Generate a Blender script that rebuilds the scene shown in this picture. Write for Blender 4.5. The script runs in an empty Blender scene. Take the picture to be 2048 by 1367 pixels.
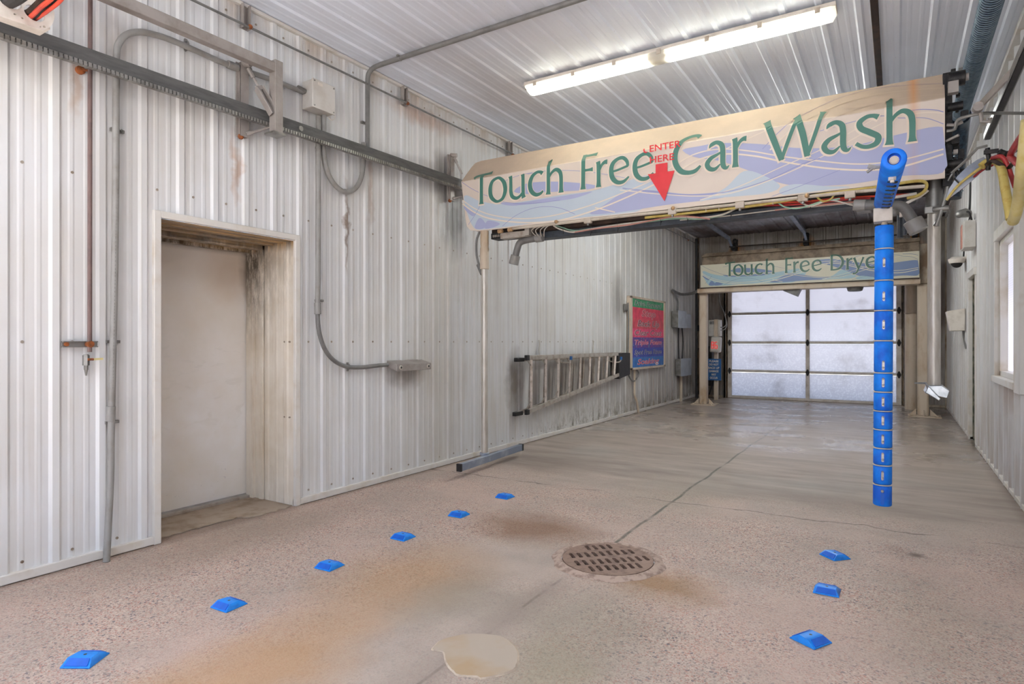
import bpy, math, random
from mathutils import Vector
random.seed(7)
SC = bpy.context.scene
COL = SC.collection
# ---------------------------------------------------------------- survey of the bay
# camera at (0,0,1.3), turned 32.13 deg left of the bay's long axis (+Y).
FOC = 1226.0; YAW = math.radians(32.13); EYE = 1.3
CC, SS = math.cos(YAW), math.sin(YAW)
XL, XR, YF, ZC = -4.047, 0.847, 14.73, 3.766        # left wall, right wall, far wall, ceiling
Y0 = -1.7                                            # entrance wall behind the camera
def at(px, py, ax, val):
    u = (px-1024)/FOC; v = (683-py)/FOC
    r = (u*CC-SS, u*SS+CC, v); o = (0, 0, EYE)
    t = (val-o[ax])/r[ax]
    return Vector([o[i]+t*r[i] for i in range(3)])
def L(px, py, off=0.0): return at(px, py, 0, XL+off)      # point on (or off) the left wall
def R(px, py, off=0.0): return at(px, py, 0, XR-off)
def B(px, py, off=0.0): return at(px, py, 1, YF-off)
def F(px, py, z=0.0): return at(px, py, 2, z)
def C(px, py, off=0.0): return at(px, py, 2, ZC-off)
def G(px, py, y): return at(px, py, 1, y)
V = lambda *a: Vector(a)

# ---------------------------------------------------------------- materials
def lin(c):
    out = []
    for x in c[:3]:
        x = x/255.0
        out.append(x/12.92 if x <= .04045 else ((x+.055)/1.055)**2.4)
    return (out[0], out[1], out[2], 1)
class NT:
    def __init__(s, name):
        m = bpy.data.materials.new(name); m.use_nodes = True
        s.m = m; s.t = m.node_tree; s.n = s.t.nodes; s.l = s.t.links
        s.b = s.n['Principled BSDF']; s.out = s.n['Material Output']
        s.co = s.n.new('ShaderNodeTexCoord').outputs['Object']
    def new(s, t, **kw):
        n = s.n.new(t)
        for k, v in kw.items(): setattr(n, k, v)
        return n
    def mapping(s, scale=(1, 1, 1), loc=(0, 0, 0), src=None):
        n = s.new('ShaderNodeMapping'); s.l.new(src or s.co, n.inputs[0])
        n.inputs['Scale'].default_value = scale; n.inputs['Location'].default_value = loc
        return n.outputs[0]
    def noise(s, scale=5, detail=4, src=None, rough=.6, dist=0):
        n = s.new('ShaderNodeTexNoise'); s.l.new(src or s.co, n.inputs['Vector'])
        n.inputs['Scale'].default_value = scale; n.inputs['Detail'].default_value = detail
        n.inputs['Roughness'].default_value = rough; n.inputs['Distortion'].default_value = dist
        return n.outputs[0]
    def ramp(s, src, a, b, lo=0., hi=1.):
        n = s.new('ShaderNodeMapRange'); n.clamp = True
        s.l.new(src, n.inputs[0])
        for i, v in enumerate((a, b, lo, hi)): n.inputs[i+1].default_value = v
        return n.outputs[0]
    def math(s, op, a, b=None):
        n = s.new('ShaderNodeMath', operation=op)
        for i, v in enumerate((a, b)):
            if v is None: continue
            if isinstance(v, (int, float)): n.inputs[i].default_value = v
            else: s.l.new(v, n.inputs[i])
        return n.outputs[0]
    def mix(s, fac, a, b):
        n = s.new('ShaderNodeMix', data_type='RGBA')
        for i, v in ((0, fac), (6, a), (7, b)):
            if isinstance(v, (int, float, tuple)): n.inputs[i].default_value = v
            else: s.l.new(v, n.inputs[i])
        return n.outputs[2]
    def xyz(s):
        n = s.new('ShaderNodeSeparateXYZ'); s.l.new(s.co, n.inputs[0]); return n.outputs
    def blob(s, c, r, src=None):
        """soft ellipsoid stain: 1 at c, 0 at radii r"""
        m = s.new('ShaderNodeVectorMath', operation='SUBTRACT'); s.l.new(src or s.co, m.inputs[0]); m.inputs[1].default_value = c
        d = s.new('ShaderNodeVectorMath', operation='DIVIDE'); s.l.new(m.outputs[0], d.inputs[0]); d.inputs[1].default_value = r
        e = s.new('ShaderNodeVectorMath', operation='LENGTH'); s.l.new(d.outputs[0], e.inputs[0])
        return s.ramp(e.outputs['Value'], 1., .25)
    def warp(s, amt, scale):
        n = s.new('ShaderNodeTexNoise'); s.l.new(s.co, n.inputs['Vector']); n.inputs['Scale'].default_value = scale; n.inputs['Detail'].default_value = 5
        v = s.new('ShaderNodeVectorMath', operation='SUBTRACT'); s.l.new(n.outputs['Color'], v.inputs[0]); v.inputs[1].default_value = (.5, .5, .5)
        k = s.new('ShaderNodeVectorMath', operation='SCALE'); s.l.new(v.outputs[0], k.inputs[0]); k.inputs['Scale'].default_value = amt
        a = s.new('ShaderNodeVectorMath', operation='ADD'); s.l.new(s.co, a.inputs[0]); s.l.new(k.outputs[0], a.inputs[1])
        return a.outputs[0]
    def bump(s, src, strength=.2, dist=.01):
        n = s.new('ShaderNodeBump'); s.l.new(src, n.inputs['Height'])
        n.inputs['Strength'].default_value = strength; n.inputs['Distance'].default_value = dist
        s.l.new(n.outputs[0], s.b.inputs['Normal'])
    def set(s, col=None, rough=None, metal=None):
        for k, v in (('Base Color', col), ('Roughness', rough), ('Metallic', metal)):
            if v is None: continue
            if isinstance(v, (int, float, tuple)): s.b.inputs[k].default_value = v
            else: s.l.new(v, s.b.inputs[k])
        return s.m
def simple(name, col, rough=.5, metal=0., col2=None, scale=12, amt=(.45, .7), stretch=(1, 1, 1), bump=0):
    t = NT(name)
    c1 = lin(col); c2 = lin(col2) if col2 else tuple(x*.8 for x in c1[:3])+(1,)
    n = t.noise(scale, 4, t.mapping(stretch))
    t.set(t.mix(t.ramp(n, amt[0], amt[1]), c1, c2), rough, metal)
    if bump: t.bump(n, bump, .004)
    return t.m

def wall_material(name, side):
    t = NT(name); x, y, z = t.xyz()[0], t.xyz()[1], t.xyz()[2]
    base = t.mix(t.ramp(t.noise(1.3, 3), .35, .7), lin((222, 223, 225)), lin((213, 211, 208)))
    streak = t.noise(1.0, 5, t.mapping((26, 26, .9)))
    col = t.mix(t.ramp(streak, .5, .78, 0, .35), base, lin((190, 180, 164)))
    grime = t.noise(2.2, 6, t.mapping((1, 1, .35)), .65)
    if side == 'left':
        far = t.math('MULTIPLY', t.ramp(y, 7., 13.8, .0, .6), t.ramp(grime, .34, .62, .35, 1))
        col = t.mix(far, col, lin((128, 118, 108)))
        mid = t.math('MULTIPLY', t.ramp(y, 3.8, 5.0, 0, .25), t.ramp(streak, .4, .7, .2, 1))
        col = t.mix(mid, col, lin((178, 168, 150)))
        low = t.math('MULTIPLY', t.math('MULTIPLY', t.ramp(y, 6.6, 8.2), t.ramp(z, .42, .03)), t.ramp(t.noise(9, 6, t.mapping((1, 1, .5)), .75), .46, .62))
        col = t.mix(low, col, lin((92, 84, 58)))
        brown = t.math('MULTIPLY', t.math('MULTIPLY', t.ramp(y, 8., 12.), t.ramp(z, 1.5, .6)), t.ramp(streak, .42, .62, 0, .6))
        col = t.mix(brown, col, lin((120, 98, 84)))
        col = t.mix(t.math('MULTIPLY', t.ramp(z, 3.45, 3.76), t.ramp(t.noise(4, 5, t.mapping((1, 1, .4))), .45, .65, 0, .6)), col, lin((170, 140, 108)))
        w = t.warp(.18, 7)
        smudges = [((XL, 5.25, 2.62), (.3, .3, .5), .75, (60, 56, 52)), ((XL, 4.5, .98), (.2, .33, .16), .55, (110, 96, 78)), ((XL, 5.05, 3.02), (.2, .2, .35), .6, (70, 64, 60)),
                   ((XL, 5.0, 1.2), (.3, .6, 1.6), .35, (150, 138, 120)), ((XL, 6.5, .78), (.2, .25, .5), .8, (96, 84, 72)), ((XL, 2.69, 2.55), (.1, .05, .3), .6, (176, 128, 84)),
                   ((XL, 1.67, 2.78), (.1, .05, .25), .5, (178, 140, 104)), ((XL, 3.74, 2.3), (.1, .03, .5), .8, (120, 92, 70)), ((XL, 1.9, 3.1), (.1, .2, .2), .35, (160, 138, 118)),
                   ((XL, 9.85, 2.0), (.3, .3, .6), .6, (98, 92, 86)), ((XL, 4.02, 2.7), (.1, .05, .5), .5, (160, 130, 110)), ((XL, 4.75, 3.55), (.1, .7, .12), .5, (168, 122, 90)), ((XL, 8.1, .75), (.2, 1.7, .45), .6, (116, 102, 88))]
    elif side == 'right':
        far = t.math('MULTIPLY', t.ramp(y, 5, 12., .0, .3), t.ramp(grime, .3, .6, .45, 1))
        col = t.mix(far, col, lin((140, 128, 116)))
        low = t.math('MULTIPLY', t.ramp(z, 1.0, 0), t.ramp(streak, .4, .6, 0, .5))
        col = t.mix(low, col, lin((150, 128, 108)))
        w = t.warp(.18, 7)
        smudges = [((XR, 13.2, 3.4), (.3, 1.6, .7), .8, (84, 66, 52)), ((XR, 6.9, .9), (.1, .6, .3), .4, (150, 118, 90))]
    elif side == 'far':
        col = t.mix(t.ramp(grime, .25, .6, .45, .95), col, lin((128, 116, 104)))
        col = t.mix(t.ramp(streak, .5, .7, 0, .6), col, lin((96, 82, 68)))
        w = t.warp(.25, 4)
        smudges = [((-3.15, YF, 3.3), (.22, .4, .45), .9, (168, 112, 50)), ((-1.66, YF, 3.35), (.18, .4, .35), .9, (172, 116, 52)), ((.35, YF, 3.1), (.2, .4, .4), .9, (140, 92, 44)),
                   ((-3.95, YF, .6), (.4, .5, 1.2), .8, (82, 72, 60)), ((-1.6, YF, 3.8), (3, .5, .35), .75, (84, 70, 58))]
    else:   # ceiling
        base = t.mix(t.ramp(t.noise(1.1, 3), .35, .7), lin((230, 238, 251)), lin((224, 229, 240)))
        spk = t.noise(60, 2)
        col = t.mix(t.ramp(spk, .72, .78, 0, .6), base, lin((140, 120, 104)))
        col = t.mix(t.math('MULTIPLY', t.ramp(y, 9, 13.5), t.ramp(t.noise(2.2, 6, t.mapping((1, .5, 1))), .3, .6, .3, 1)), col, lin((122, 108, 102)))
        col = t.mix(t.math('MULTIPLY', t.ramp(y, 13.2, 14.6), t.ramp(grime, .3, .6, .5, 1)), col, lin((66, 48, 40)))
        w = t.warp(.3, 4)
        smudges = [((-3.3, 5.2, ZC), (.5, 2.0, .4), .4, (168, 154, 144)), ((-2.4, 11.8, ZC), (1.3, 1.2, .4), .5, (126, 84, 76)), ((-2.6, 4.2, ZC), (1., 1.4, .4), .25, (176, 160, 150))]
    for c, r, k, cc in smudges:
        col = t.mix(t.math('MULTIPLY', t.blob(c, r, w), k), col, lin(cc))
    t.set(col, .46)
    t.b.inputs['Specular IOR Level'].default_value = .4
    t.bump(t.noise(3.5, 2), .12, .012)
    return t.m

def floor_material():
    t = NT('aggregate_concrete'); x, y, z = t.xyz()[0], t.xyz()[1], t.xyz()[2]
    # worn exposed aggregate near the entrance
    def pebbles(scale):
        v = t.new('ShaderNodeTexVoronoi'); t.l.new(t.co, v.inputs['Vector']); v.inputs['Scale'].default_value = scale
        s = t.new('ShaderNodeSeparateColor'); t.l.new(v.outputs['Color'], s.inputs[0]); return s.outputs, v.outputs['Distance']
    p, pd = pebbles(165); q, _ = pebbles(95)
    agg = t.mix(t.ramp(p[0], .3, .9), lin((204, 184, 170)), lin((176, 156, 143)))
    agg = t.mix(t.ramp(p[1], .87, .9, 0, .8), agg, lin((108, 92, 92)))
    agg = t.mix(t.ramp(p[2], .86, .9, 0, .85), agg, lin((180, 120, 104)))
    agg = t.mix(t.ramp(q[0], .95, .97, 0, .8), agg, lin((86, 84, 96)))
    agg = t.mix(t.ramp(q[1], .93, .95, 0, .6), agg, lin((222, 206, 190)))
    agg = t.mix(t.ramp(t.noise(1.6, 5), .38, .68, 0, .6), agg, lin((164, 152, 142)))
    agg = t.mix(t.ramp(t.noise(.9, 3, t.mapping(loc=(4, 2, 0))), .5, .7, 0, .6), agg, lin((202, 176, 162)))
    # smooth troweled concrete
    st = t.noise(1.6, 6, t.mapping((.7, 3.2, 1)), .65)
    smooth = t.mix(t.ramp(st, .3, .7), lin((180, 166, 154)), lin((146, 133, 122)))
    smooth = t.mix(t.ramp(t.noise(.7, 4, t.mapping(loc=(1, 5, 0))), .5, .7, 0, .55), smooth, lin((172, 166, 158)))
    edge = t.math('ADD', y, t.ramp(t.noise(1.4, 4), 0, 1, -.9, .9))
    f_far = t.ramp(edge, 4.5, 5.8)
    w = t.warp(.35, 3.5)
    trough = t.math('MULTIPLY', t.blob((-1.75, 2.0, 0), (.75, 1.9, 1), w), 1.)
    trough = t.math('MAXIMUM', trough, t.blob((-1.9, 3.1, 0), (.7, .7, 1), w))
    f = t.math('MAXIMUM', f_far, t.math('MULTIPLY', trough, .8))
    light = t.mix(t.ramp(t.noise(2.5, 4), .35, .7), lin((190, 176, 164)), lin((164, 152, 142)))
    smooth2 = t.mix(f_far, light, smooth)
    col = t.mix(f, agg, smooth2)
    stains = [((-2.15, 3.7, 0), (.62, .42, 1), .75, (128, 92, 66)), ((-1.08, 3.2, 0), (.42, .3, 1), .75, (150, 112, 68)), ((-2.3, 2.55, 0), (.55, .75, 1), .55, (172, 134, 90)),
              ((-2.15, 1.5, 0), (.4, .9, 1), .65, (184, 142, 98)), ((-1.25, 2.55, 0), (.5, .6, 1), .4, (134, 130, 112)), ((-1.9, 2.5, 0), (.35, .5, 1), .4, (132, 126, 112)),
              ((-1.15, 2.1, 0), (.3, .4, 1), .45, (150, 142, 116)), ((-3.75, 2.4, 0), (.5, 1.6, 1), .45, (146, 128, 112)), ((-3.2, 5.8, 0), (.8, .7, 1), .5, (128, 112, 100)), ((-1.6, 5.3, 0), (.6, 1.2, 1), .35, (150, 140, 122)),
              ((.6, 13.4, 0), (.6, 1.2, 1), .85, (74, 58, 48)), ((-3.8, 13.8, 0), (.6, .9, 1), .8, (84, 70, 58)), ((.1, 4.471, 0), (.06, .06, 1), .9, (112, 98, 88)), ((-.45, 5.6, 0), (1.2, .4, 1), .3, (126, 112, 100)),
              ((.1, 3.4, 0), (.35, .9, 1), .35, (150, 140, 124))]
    for c, r, k, cc in stains:
        src = t.co if r[0] < .1 else w
        col = t.mix(t.math('MULTIPLY', t.blob(c, r, src), k), col, lin(cc))
    # brown darkening along the walls, crack lines
    lx = t.math('ABSOLUTE', t.math('ADD', t.math('ADD', x, 1.55), t.ramp(t.noise(1.2, 3), 0, 1, -.04, .04)))
    line = t.math('MULTIPLY', t.ramp(lx, .016, .006), t.ramp(y, 3.62, 3.7))
    brk = t.ramp(t.noise(2.0, 3, t.mapping(loc=(3, 0, 0))), .35, .5, .15, 1)
    col = t.mix(t.math('MULTIPLY', line, t.math('MULTIPLY', brk, t.ramp(y, 7, 10, .85, .35))), col, lin((82, 84, 72)))
    l2 = t.math('MULTIPLY', t.ramp(lx, .012, .004), t.math('MULTIPLY', t.ramp(y, 3.05, 3.0), t.ramp(t.noise(3, 2), .45, .55)))
    col = t.mix(t.math('MULTIPLY', l2, .7), col, lin((96, 88, 78)))
    sm = t.math('MULTIPLY', t.ramp(lx, .14, .02), t.ramp(y, 3.1, 2.9)); col = t.mix(t.math('MULTIPLY', sm, .5), col, lin((146, 132, 124)))
    ly = t.math('ABSOLUTE', t.math('ADD', t.math('ADD', y, t.math('MULTIPLY', x, -.03)), t.ramp(t.noise(3.5, 5), 0, 1, -5.08, -4.88)))
    col = t.mix(t.math('MULTIPLY', t.ramp(ly, .014, .004), t.ramp(t.noise(2.2, 2, t.mapping(loc=(0, 7, 0))), .42, .55, .05, .7)), col, lin((84, 74, 64)))
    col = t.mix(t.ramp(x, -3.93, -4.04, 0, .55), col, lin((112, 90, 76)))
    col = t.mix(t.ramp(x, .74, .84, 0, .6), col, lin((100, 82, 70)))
    rough = t.math('ADD', t.math('MULTIPLY', t.ramp(edge, 5.5, 8.5), -.31), t.ramp(st, .3, .7, .58, .74))
    wet = t.math('MULTIPLY', t.ramp(t.noise(1.1, 4, t.mapping((.8, 1.2, 1), (2, 1, 0))), .47, .6), t.ramp(y, 6.5, 8.5))
    rough = t.math('ADD', rough, t.math('MULTIPLY', wet, -.17))
    t.set(col, rough)
    n = t.math('MULTIPLY', t.math('ADD', t.math('MULTIPLY', pd, .6), t.noise(90, 3)), t.ramp(f, 0, 1, 1, .12))
    t.bump(n, .35, .004)
    return t.m

M_ = {}
M_['wl'] = wall_material('white_ribbed_steel_left', 'left')
M_['wr'] = wall_material('white_ribbed_steel_right', 'right')
M_['wf'] = wall_material('dirty_ribbed_steel_far', 'far')
M_['ce'] = wall_material('white_ribbed_steel_ceiling', 'ceiling')
M_['fl'] = floor_material()
M_['trim'] = simple('white_trim', (218, 214, 208), .4, 0, (196, 182, 162), 4, (.5, .8))
M_['dtrim'] = simple('stained_trim', (190, 178, 158), .5, 0, (112, 84, 54), 5, (.4, .68), (1, 1, .4))
M_['mold'] = simple('mouldy_frame', (150, 124, 92), .6, 0, (56, 48, 38), 14, (.4, .6), (1, 1, .35))
M_['screw'] = simple('weathered_screw', (168, 158, 146), .5, .3, (120, 96, 76), 40)
M_['galv'] = simple('galvanised_steel', (150, 148, 144), .42, .7, (112, 108, 104), 8)
M_['warmsteel'] = simple('warm_grey_steel', (160, 153, 148), .5, .2, (138, 130, 124), 7)
M_['rail'] = simple('dark_grey_rail', (98, 97, 96), .6, .2, (76, 76, 75), 6, (.4, .7), (2, 1, 6))
M_['pvc'] = simple('grey_pvc', (146, 144, 141), .45, 0, (130, 126, 121), 9)
M_['pvcd'] = simple('dark_grey_pvc', (118, 116, 114), .45, 0, (98, 96, 94), 9)
M_['box'] = simple('pale_grey_enclosure', (202, 198, 192), .45, 0, (184, 176, 166), 6)
M_['rust'] = simple('rust', (150, 84, 40), .8, 0, (84, 50, 34), 30)
M_['copper'] = simple('aged_copper', (118, 96, 92), .5, .2, (98, 82, 80), 12)
M_['brass'] = simple('aged_brass', (196, 160, 120), .45, .5, (150, 116, 84), 20)
M_['black'] = simple('black_rubber', (30, 28, 28), .6, 0, (44, 40, 40), 12)
M_['darkbrown'] = simple('grimy_dark_steel', (48, 36, 30), .7, .2, (74, 54, 42), 9)
M_['darkblue'] = simple('dark_slate_channel', (70, 76, 84), .5, .3, (44, 46, 52), 8)
M_['cream'] = simple('cream_pipe', (196, 184, 170), .45, 0, (164, 146, 126), 10)
M_['beige'] = simple('beige_painted_steel', (200, 184, 164), .5, 0, (168, 140, 108), 5, (.5, .75), (1, 1, .4))
M_['steel'] = simple('bright_stainless', (206, 200, 192), .42, .45, (180, 172, 160), 6, (.4, .7), (6, 6, 1))
M_['alu'] = simple('dull_aluminium', (176, 168, 158), .5, .25, (146, 132, 118), 12); M_['gframe'] = simple('door_frame_aluminium', (212, 204, 196), .5, .1, (186, 174, 162), 5)
M_['ebox'] = simple('blue_grey_box_cover', (176, 182, 190), .45, .1, (156, 160, 168), 6)
M_['step'] = simple('weathered_tread', (216, 204, 194), .6, 0, (178, 162, 146), 14)
M_['wht'] = simple('white_plastic', (222, 214, 204), .5, 0, (200, 190, 178), 9)
M_['red'] = simple('red_hose', (170, 46, 46), .45, 0, (120, 36, 40), 9)
M_['orange'] = simple('orange_red_cable', (226, 82, 56), .4, 0, (190, 60, 44), 9)
M_['yellow'] = simple('yellow_hose', (192, 172, 96), .5, 0, (176, 146, 66), 22, (.45, .65))
M_['paleyel'] = simple('pale_yellow_hose', (206, 192, 136), .5, 0, (196, 176, 100), 14)
M_['green'] = simple('pale_green_tube', (150, 186, 164), .45)
M_['whitet'] = simple('white_tube', (208, 200, 188), .45)
M_['pink'] = simple('pink_tube', (196, 140, 128), .45)
M_['bluew'] = simple('grey_blue_flat_hose', (130, 140, 156), .4, .2, (186, 188, 196), 3)
M_['blackgear'] = simple('black_machine_parts', (24, 22, 24), .5, .3, (60, 56, 54), 25)
M_['blue'] = simple('blue_foam', (0, 134, 250), .62, 0, (0, 100, 222), 6, (.45, .62))
M_['stud'] = simple('blue_stud_plastic', (16, 140, 240), .42, 0, (26, 120, 220), 30, (.5, .7))
M_['studd'] = simple('deep_blue_stud_face', (20, 104, 220), .35)
M_['grate'] = simple('rusty_cast_iron', (148, 122, 108), .6, .25, (112, 88, 76), 22)
M_['ring'] = simple('pinkish_mortar', (184, 162, 148), .8, 0, (148, 126, 114), 26, (.45, .6), bump=.2)
M_['pit'] = simple('drain_dark', (34, 18, 12), .9)
M_['patch'] = simple('concrete_patch', (184, 170, 154), .7, 0, (180, 156, 126), 2.4, (.45, .62))
M_['patchedge'] = simple('patch_chipped_edge', (206, 190, 170), .8, 0, (172, 156, 140), 9, (.4, .6))
M_['signred'] = simple('red_vinyl', (222, 52, 60), .45, 0, (206, 44, 52), 5)
M_['signblue'] = simple('blue_sign_face', (32, 92, 152), .5, 0, (24, 78, 134), 8)
M_['conc'] = simple('old_concrete', (164, 148, 132), .8, 0, (128, 110, 92), 6, bump=.3)
M_['ground'] = simple('outdoor_concrete', (190, 184, 176), .85, 0, (170, 164, 154), 2)
M_['digit'] = simple('digit_off', (150, 140, 136), .5)
M_['zinc'] = simple('crumpled_zinc', (186, 190, 194), .25, .8, (150, 156, 162), 20)
M_['moss'] = simple('mossy_glass', (70, 74, 60), .6, 0, (128, 122, 104), 26, (.42, .6), (1, 1, .4))
M_['mesh'] = simple('black_blue_mesh', (40, 50, 64), .35, .5, (64, 84, 100), 30)
def emis(name, col, k):
    t = NT(name); t.b.inputs['Emission Color'].default_value = lin(col); t.b.inputs['Emission Strength'].default_value = k
    t.set(lin(col), .4); return t.m
M_['tube'] = emis('fluorescent_tube', (252, 255, 244), 24.0); M_['fill_tube_entrance'] = emis('added_entrance_fill_tube', (250, 253, 255), 170.0); M_['fill_tube_rear'] = emis('added_rear_fill_tube', (250, 253, 255), 400.0)  # entrance and rear tubes serve the added, unseen fill fixtures
M_['led'] = emis('red_led', (230, 60, 56), .35)
def diffuser():
    t = NT('acrylic_diffuser')
    tr = t.new('ShaderNodeBsdfTransparent'); tl = t.new('ShaderNodeBsdfTranslucent'); gl = t.new('ShaderNodeBsdfDiffuse')
    tl.inputs[0].default_value = (.95, .96, .92, 1); gl.inputs[0].default_value = lin((214, 210, 202)); tr.inputs[0].default_value = (.96, .97, .94, 1)
    a = t.new('ShaderNodeMixShader'); b = t.new('ShaderNodeMixShader')
    a.inputs[0].default_value = .42; b.inputs[0].default_value = .3
    t.l.new(tr.outputs[0], a.inputs[1]); t.l.new(tl.outputs[0], a.inputs[2]); t.l.new(a.outputs[0], b.inputs[1]); t.l.new(gl.outputs[0], b.inputs[2])
    t.l.new(b.outputs[0], t.out.inputs[0]); return t.m
M_['diff'] = diffuser()
def pane_mat(name, wet):
    t = NT(name)
    n1 = t.noise(26, 4, t.mapping((1, 1, 1)), .7)
    lines = t.new('ShaderNodeTexWave'); lines.bands_direction = 'Z'; t.l.new(t.co, lines.inputs[0]); lines.inputs['Scale'].default_value = 14
    lines.inputs['Distortion'].default_value = .6
    col = t.mix(t.ramp(lines.outputs[1], .2, .8, 0, .35), (.72, .705, .73, 1), (.57, .56, .60, 1))
    if wet:
        z = t.xyz()[2]
        col = t.mix(t.math('MULTIPLY', t.ramp(n1, .5, .58, 0, .6), t.ramp(z, 2.0, .2)), col, (.88, .87, .88, 1))
        col = t.mix(t.math('MULTIPLY', t.ramp(t.noise(3, 4), .5, .7, 0, .5), t.ramp(t.noise(1.2, 2), .4, .6)), col, (.46, .44, .45, 1))
    tl = t.new('ShaderNodeBsdfTranslucent'); df = t.new('ShaderNodeBsdfDiffuse'); gl = t.new('ShaderNodeBsdfGlossy')
    t.l.new(col, tl.inputs[0]); t.l.new(col, df.inputs[0]); gl.inputs['Roughness'].default_value = .15
    m = t.new('ShaderNodeMixShader'); m.inputs[0].default_value = .25; t.l.new(tl.outputs[0], m.inputs[1]); t.l.new(df.outputs[0], m.inputs[2])
    m2 = t.new('ShaderNodeMixShader'); m2.inputs[0].default_value = .05; t.l.new(m.outputs[0], m2.inputs[1]); t.l.new(gl.outputs[0], m2.inputs[2])
    t.l.new(m2.outputs[0], t.out.inputs[0]); return t.m
M_['pane'] = pane_mat('frosted_twinwall_pane', True)
M_['wpane'] = pane_mat('frosted_window_pane', False)
def door_mat():
    t = NT('worn_white_door'); x, y, z = t.xyz()[0], t.xyz()[1], t.xyz()[2]
    col = t.mix(t.ramp(t.noise(1.8, 4), .35, .7), lin((244, 243, 244)), lin((234, 228, 220)))
    col = t.mix(t.ramp(z, .7, 1.9, 0, .5), col, lin((222, 206, 184)))
    w = t.warp(.12, 7)
    col = t.mix(t.math('MULTIPLY', t.blob((-4.6, 3.22, 1.97), (.3, .13, .42), w), .85), col, lin((104, 92, 78)))
    col = t.mix(t.math('MULTIPLY', t.blob((-4.6, 3.0, 1.85), (.3, .28, .3), w), .35), col, lin((176, 138, 100)))
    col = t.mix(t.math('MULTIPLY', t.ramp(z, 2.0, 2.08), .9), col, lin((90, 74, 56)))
    n = t.new('ShaderNodeTexNoise'); t.l.new(t.mapping((1, 2.2, 5)), n.inputs[0]); n.inputs['Scale'].default_value = 2.2; n.inputs['Detail'].default_value = 8; n.inputs['Distortion'].default_value = 1.5
    col = t.mix(t.math('MULTIPLY', t.ramp(n.outputs[0], .56, .64, 0, .5), t.math('MULTIPLY', t.ramp(z, .5, .8), t.ramp(z, 1.5, 1.2))), col, lin((226, 222, 216)))
    col = t.mix(t.math('MULTIPLY', t.ramp(t.noise(30, 3, t.mapping((1, 1, 3))), .68, .74, 0, .6), t.ramp(z, .5, .1)), col, lin((130, 128, 150)))
    return t.set(col, .45)
M_['door'] = door_mat()
def jamb_mat():
    t = NT('stained_door_jamb'); z = t.xyz()[2]; x = t.xyz()[0]
    st = t.noise(2.0, 6, t.mapping((10, 10, .8)), .7)
    col = t.mix(t.ramp(t.noise(3, 4), .35, .7), lin((226, 218, 206)), lin((212, 200, 182)))
    col = t.mix(t.ramp(st, .5, .72, 0, .35), col, lin((170, 144, 110)))
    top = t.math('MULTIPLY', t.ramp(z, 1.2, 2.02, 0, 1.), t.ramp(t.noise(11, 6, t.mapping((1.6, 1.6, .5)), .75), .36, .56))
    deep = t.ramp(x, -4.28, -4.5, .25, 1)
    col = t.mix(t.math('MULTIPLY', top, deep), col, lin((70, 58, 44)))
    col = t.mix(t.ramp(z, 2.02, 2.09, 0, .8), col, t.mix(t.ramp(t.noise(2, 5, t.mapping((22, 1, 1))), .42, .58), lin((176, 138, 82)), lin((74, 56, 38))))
    return t.set(col, .5)
M_['jamb'] = jamb_mat()
# printed sign vinyl: every colour carries the same tan grime film above the fold of the shroud
def vinyl(name, col, zb, k=.62, dark=(166, 142, 116), rustx=None):
    t = NT(name); z = t.xyz()[2]
    zz = t.math('ADD', z, t.ramp(t.noise(2.5, 4), 0, 1, -.03, .03))
    g = t.math('MULTIPLY', t.ramp(zz, zb-.004, zb+.012), k)
    c = t.mix(t.ramp(t.noise(3, 3), .4, .7, 0, .25), lin(col), tuple(v*.86 for v in lin(col)[:3])+(1,))
    c = t.mix(g, c, t.mix(t.ramp(t.noise(5, 5), .35, .65), lin(dark), tuple(v*.78 for v in lin(dark)[:3])+(1,)))
    if rustx is not None:
        x = t.xyz()[0]
        d = t.math('ABSOLUTE', t.math('ADD', x, -rustx))
        c = t.mix(t.math('MULTIPLY', t.ramp(d, .045, .0), t.ramp(z, 2.75, 3.1, .15, .6)), c, lin((214, 140, 66)))
    return t.set(c, .42)

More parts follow.
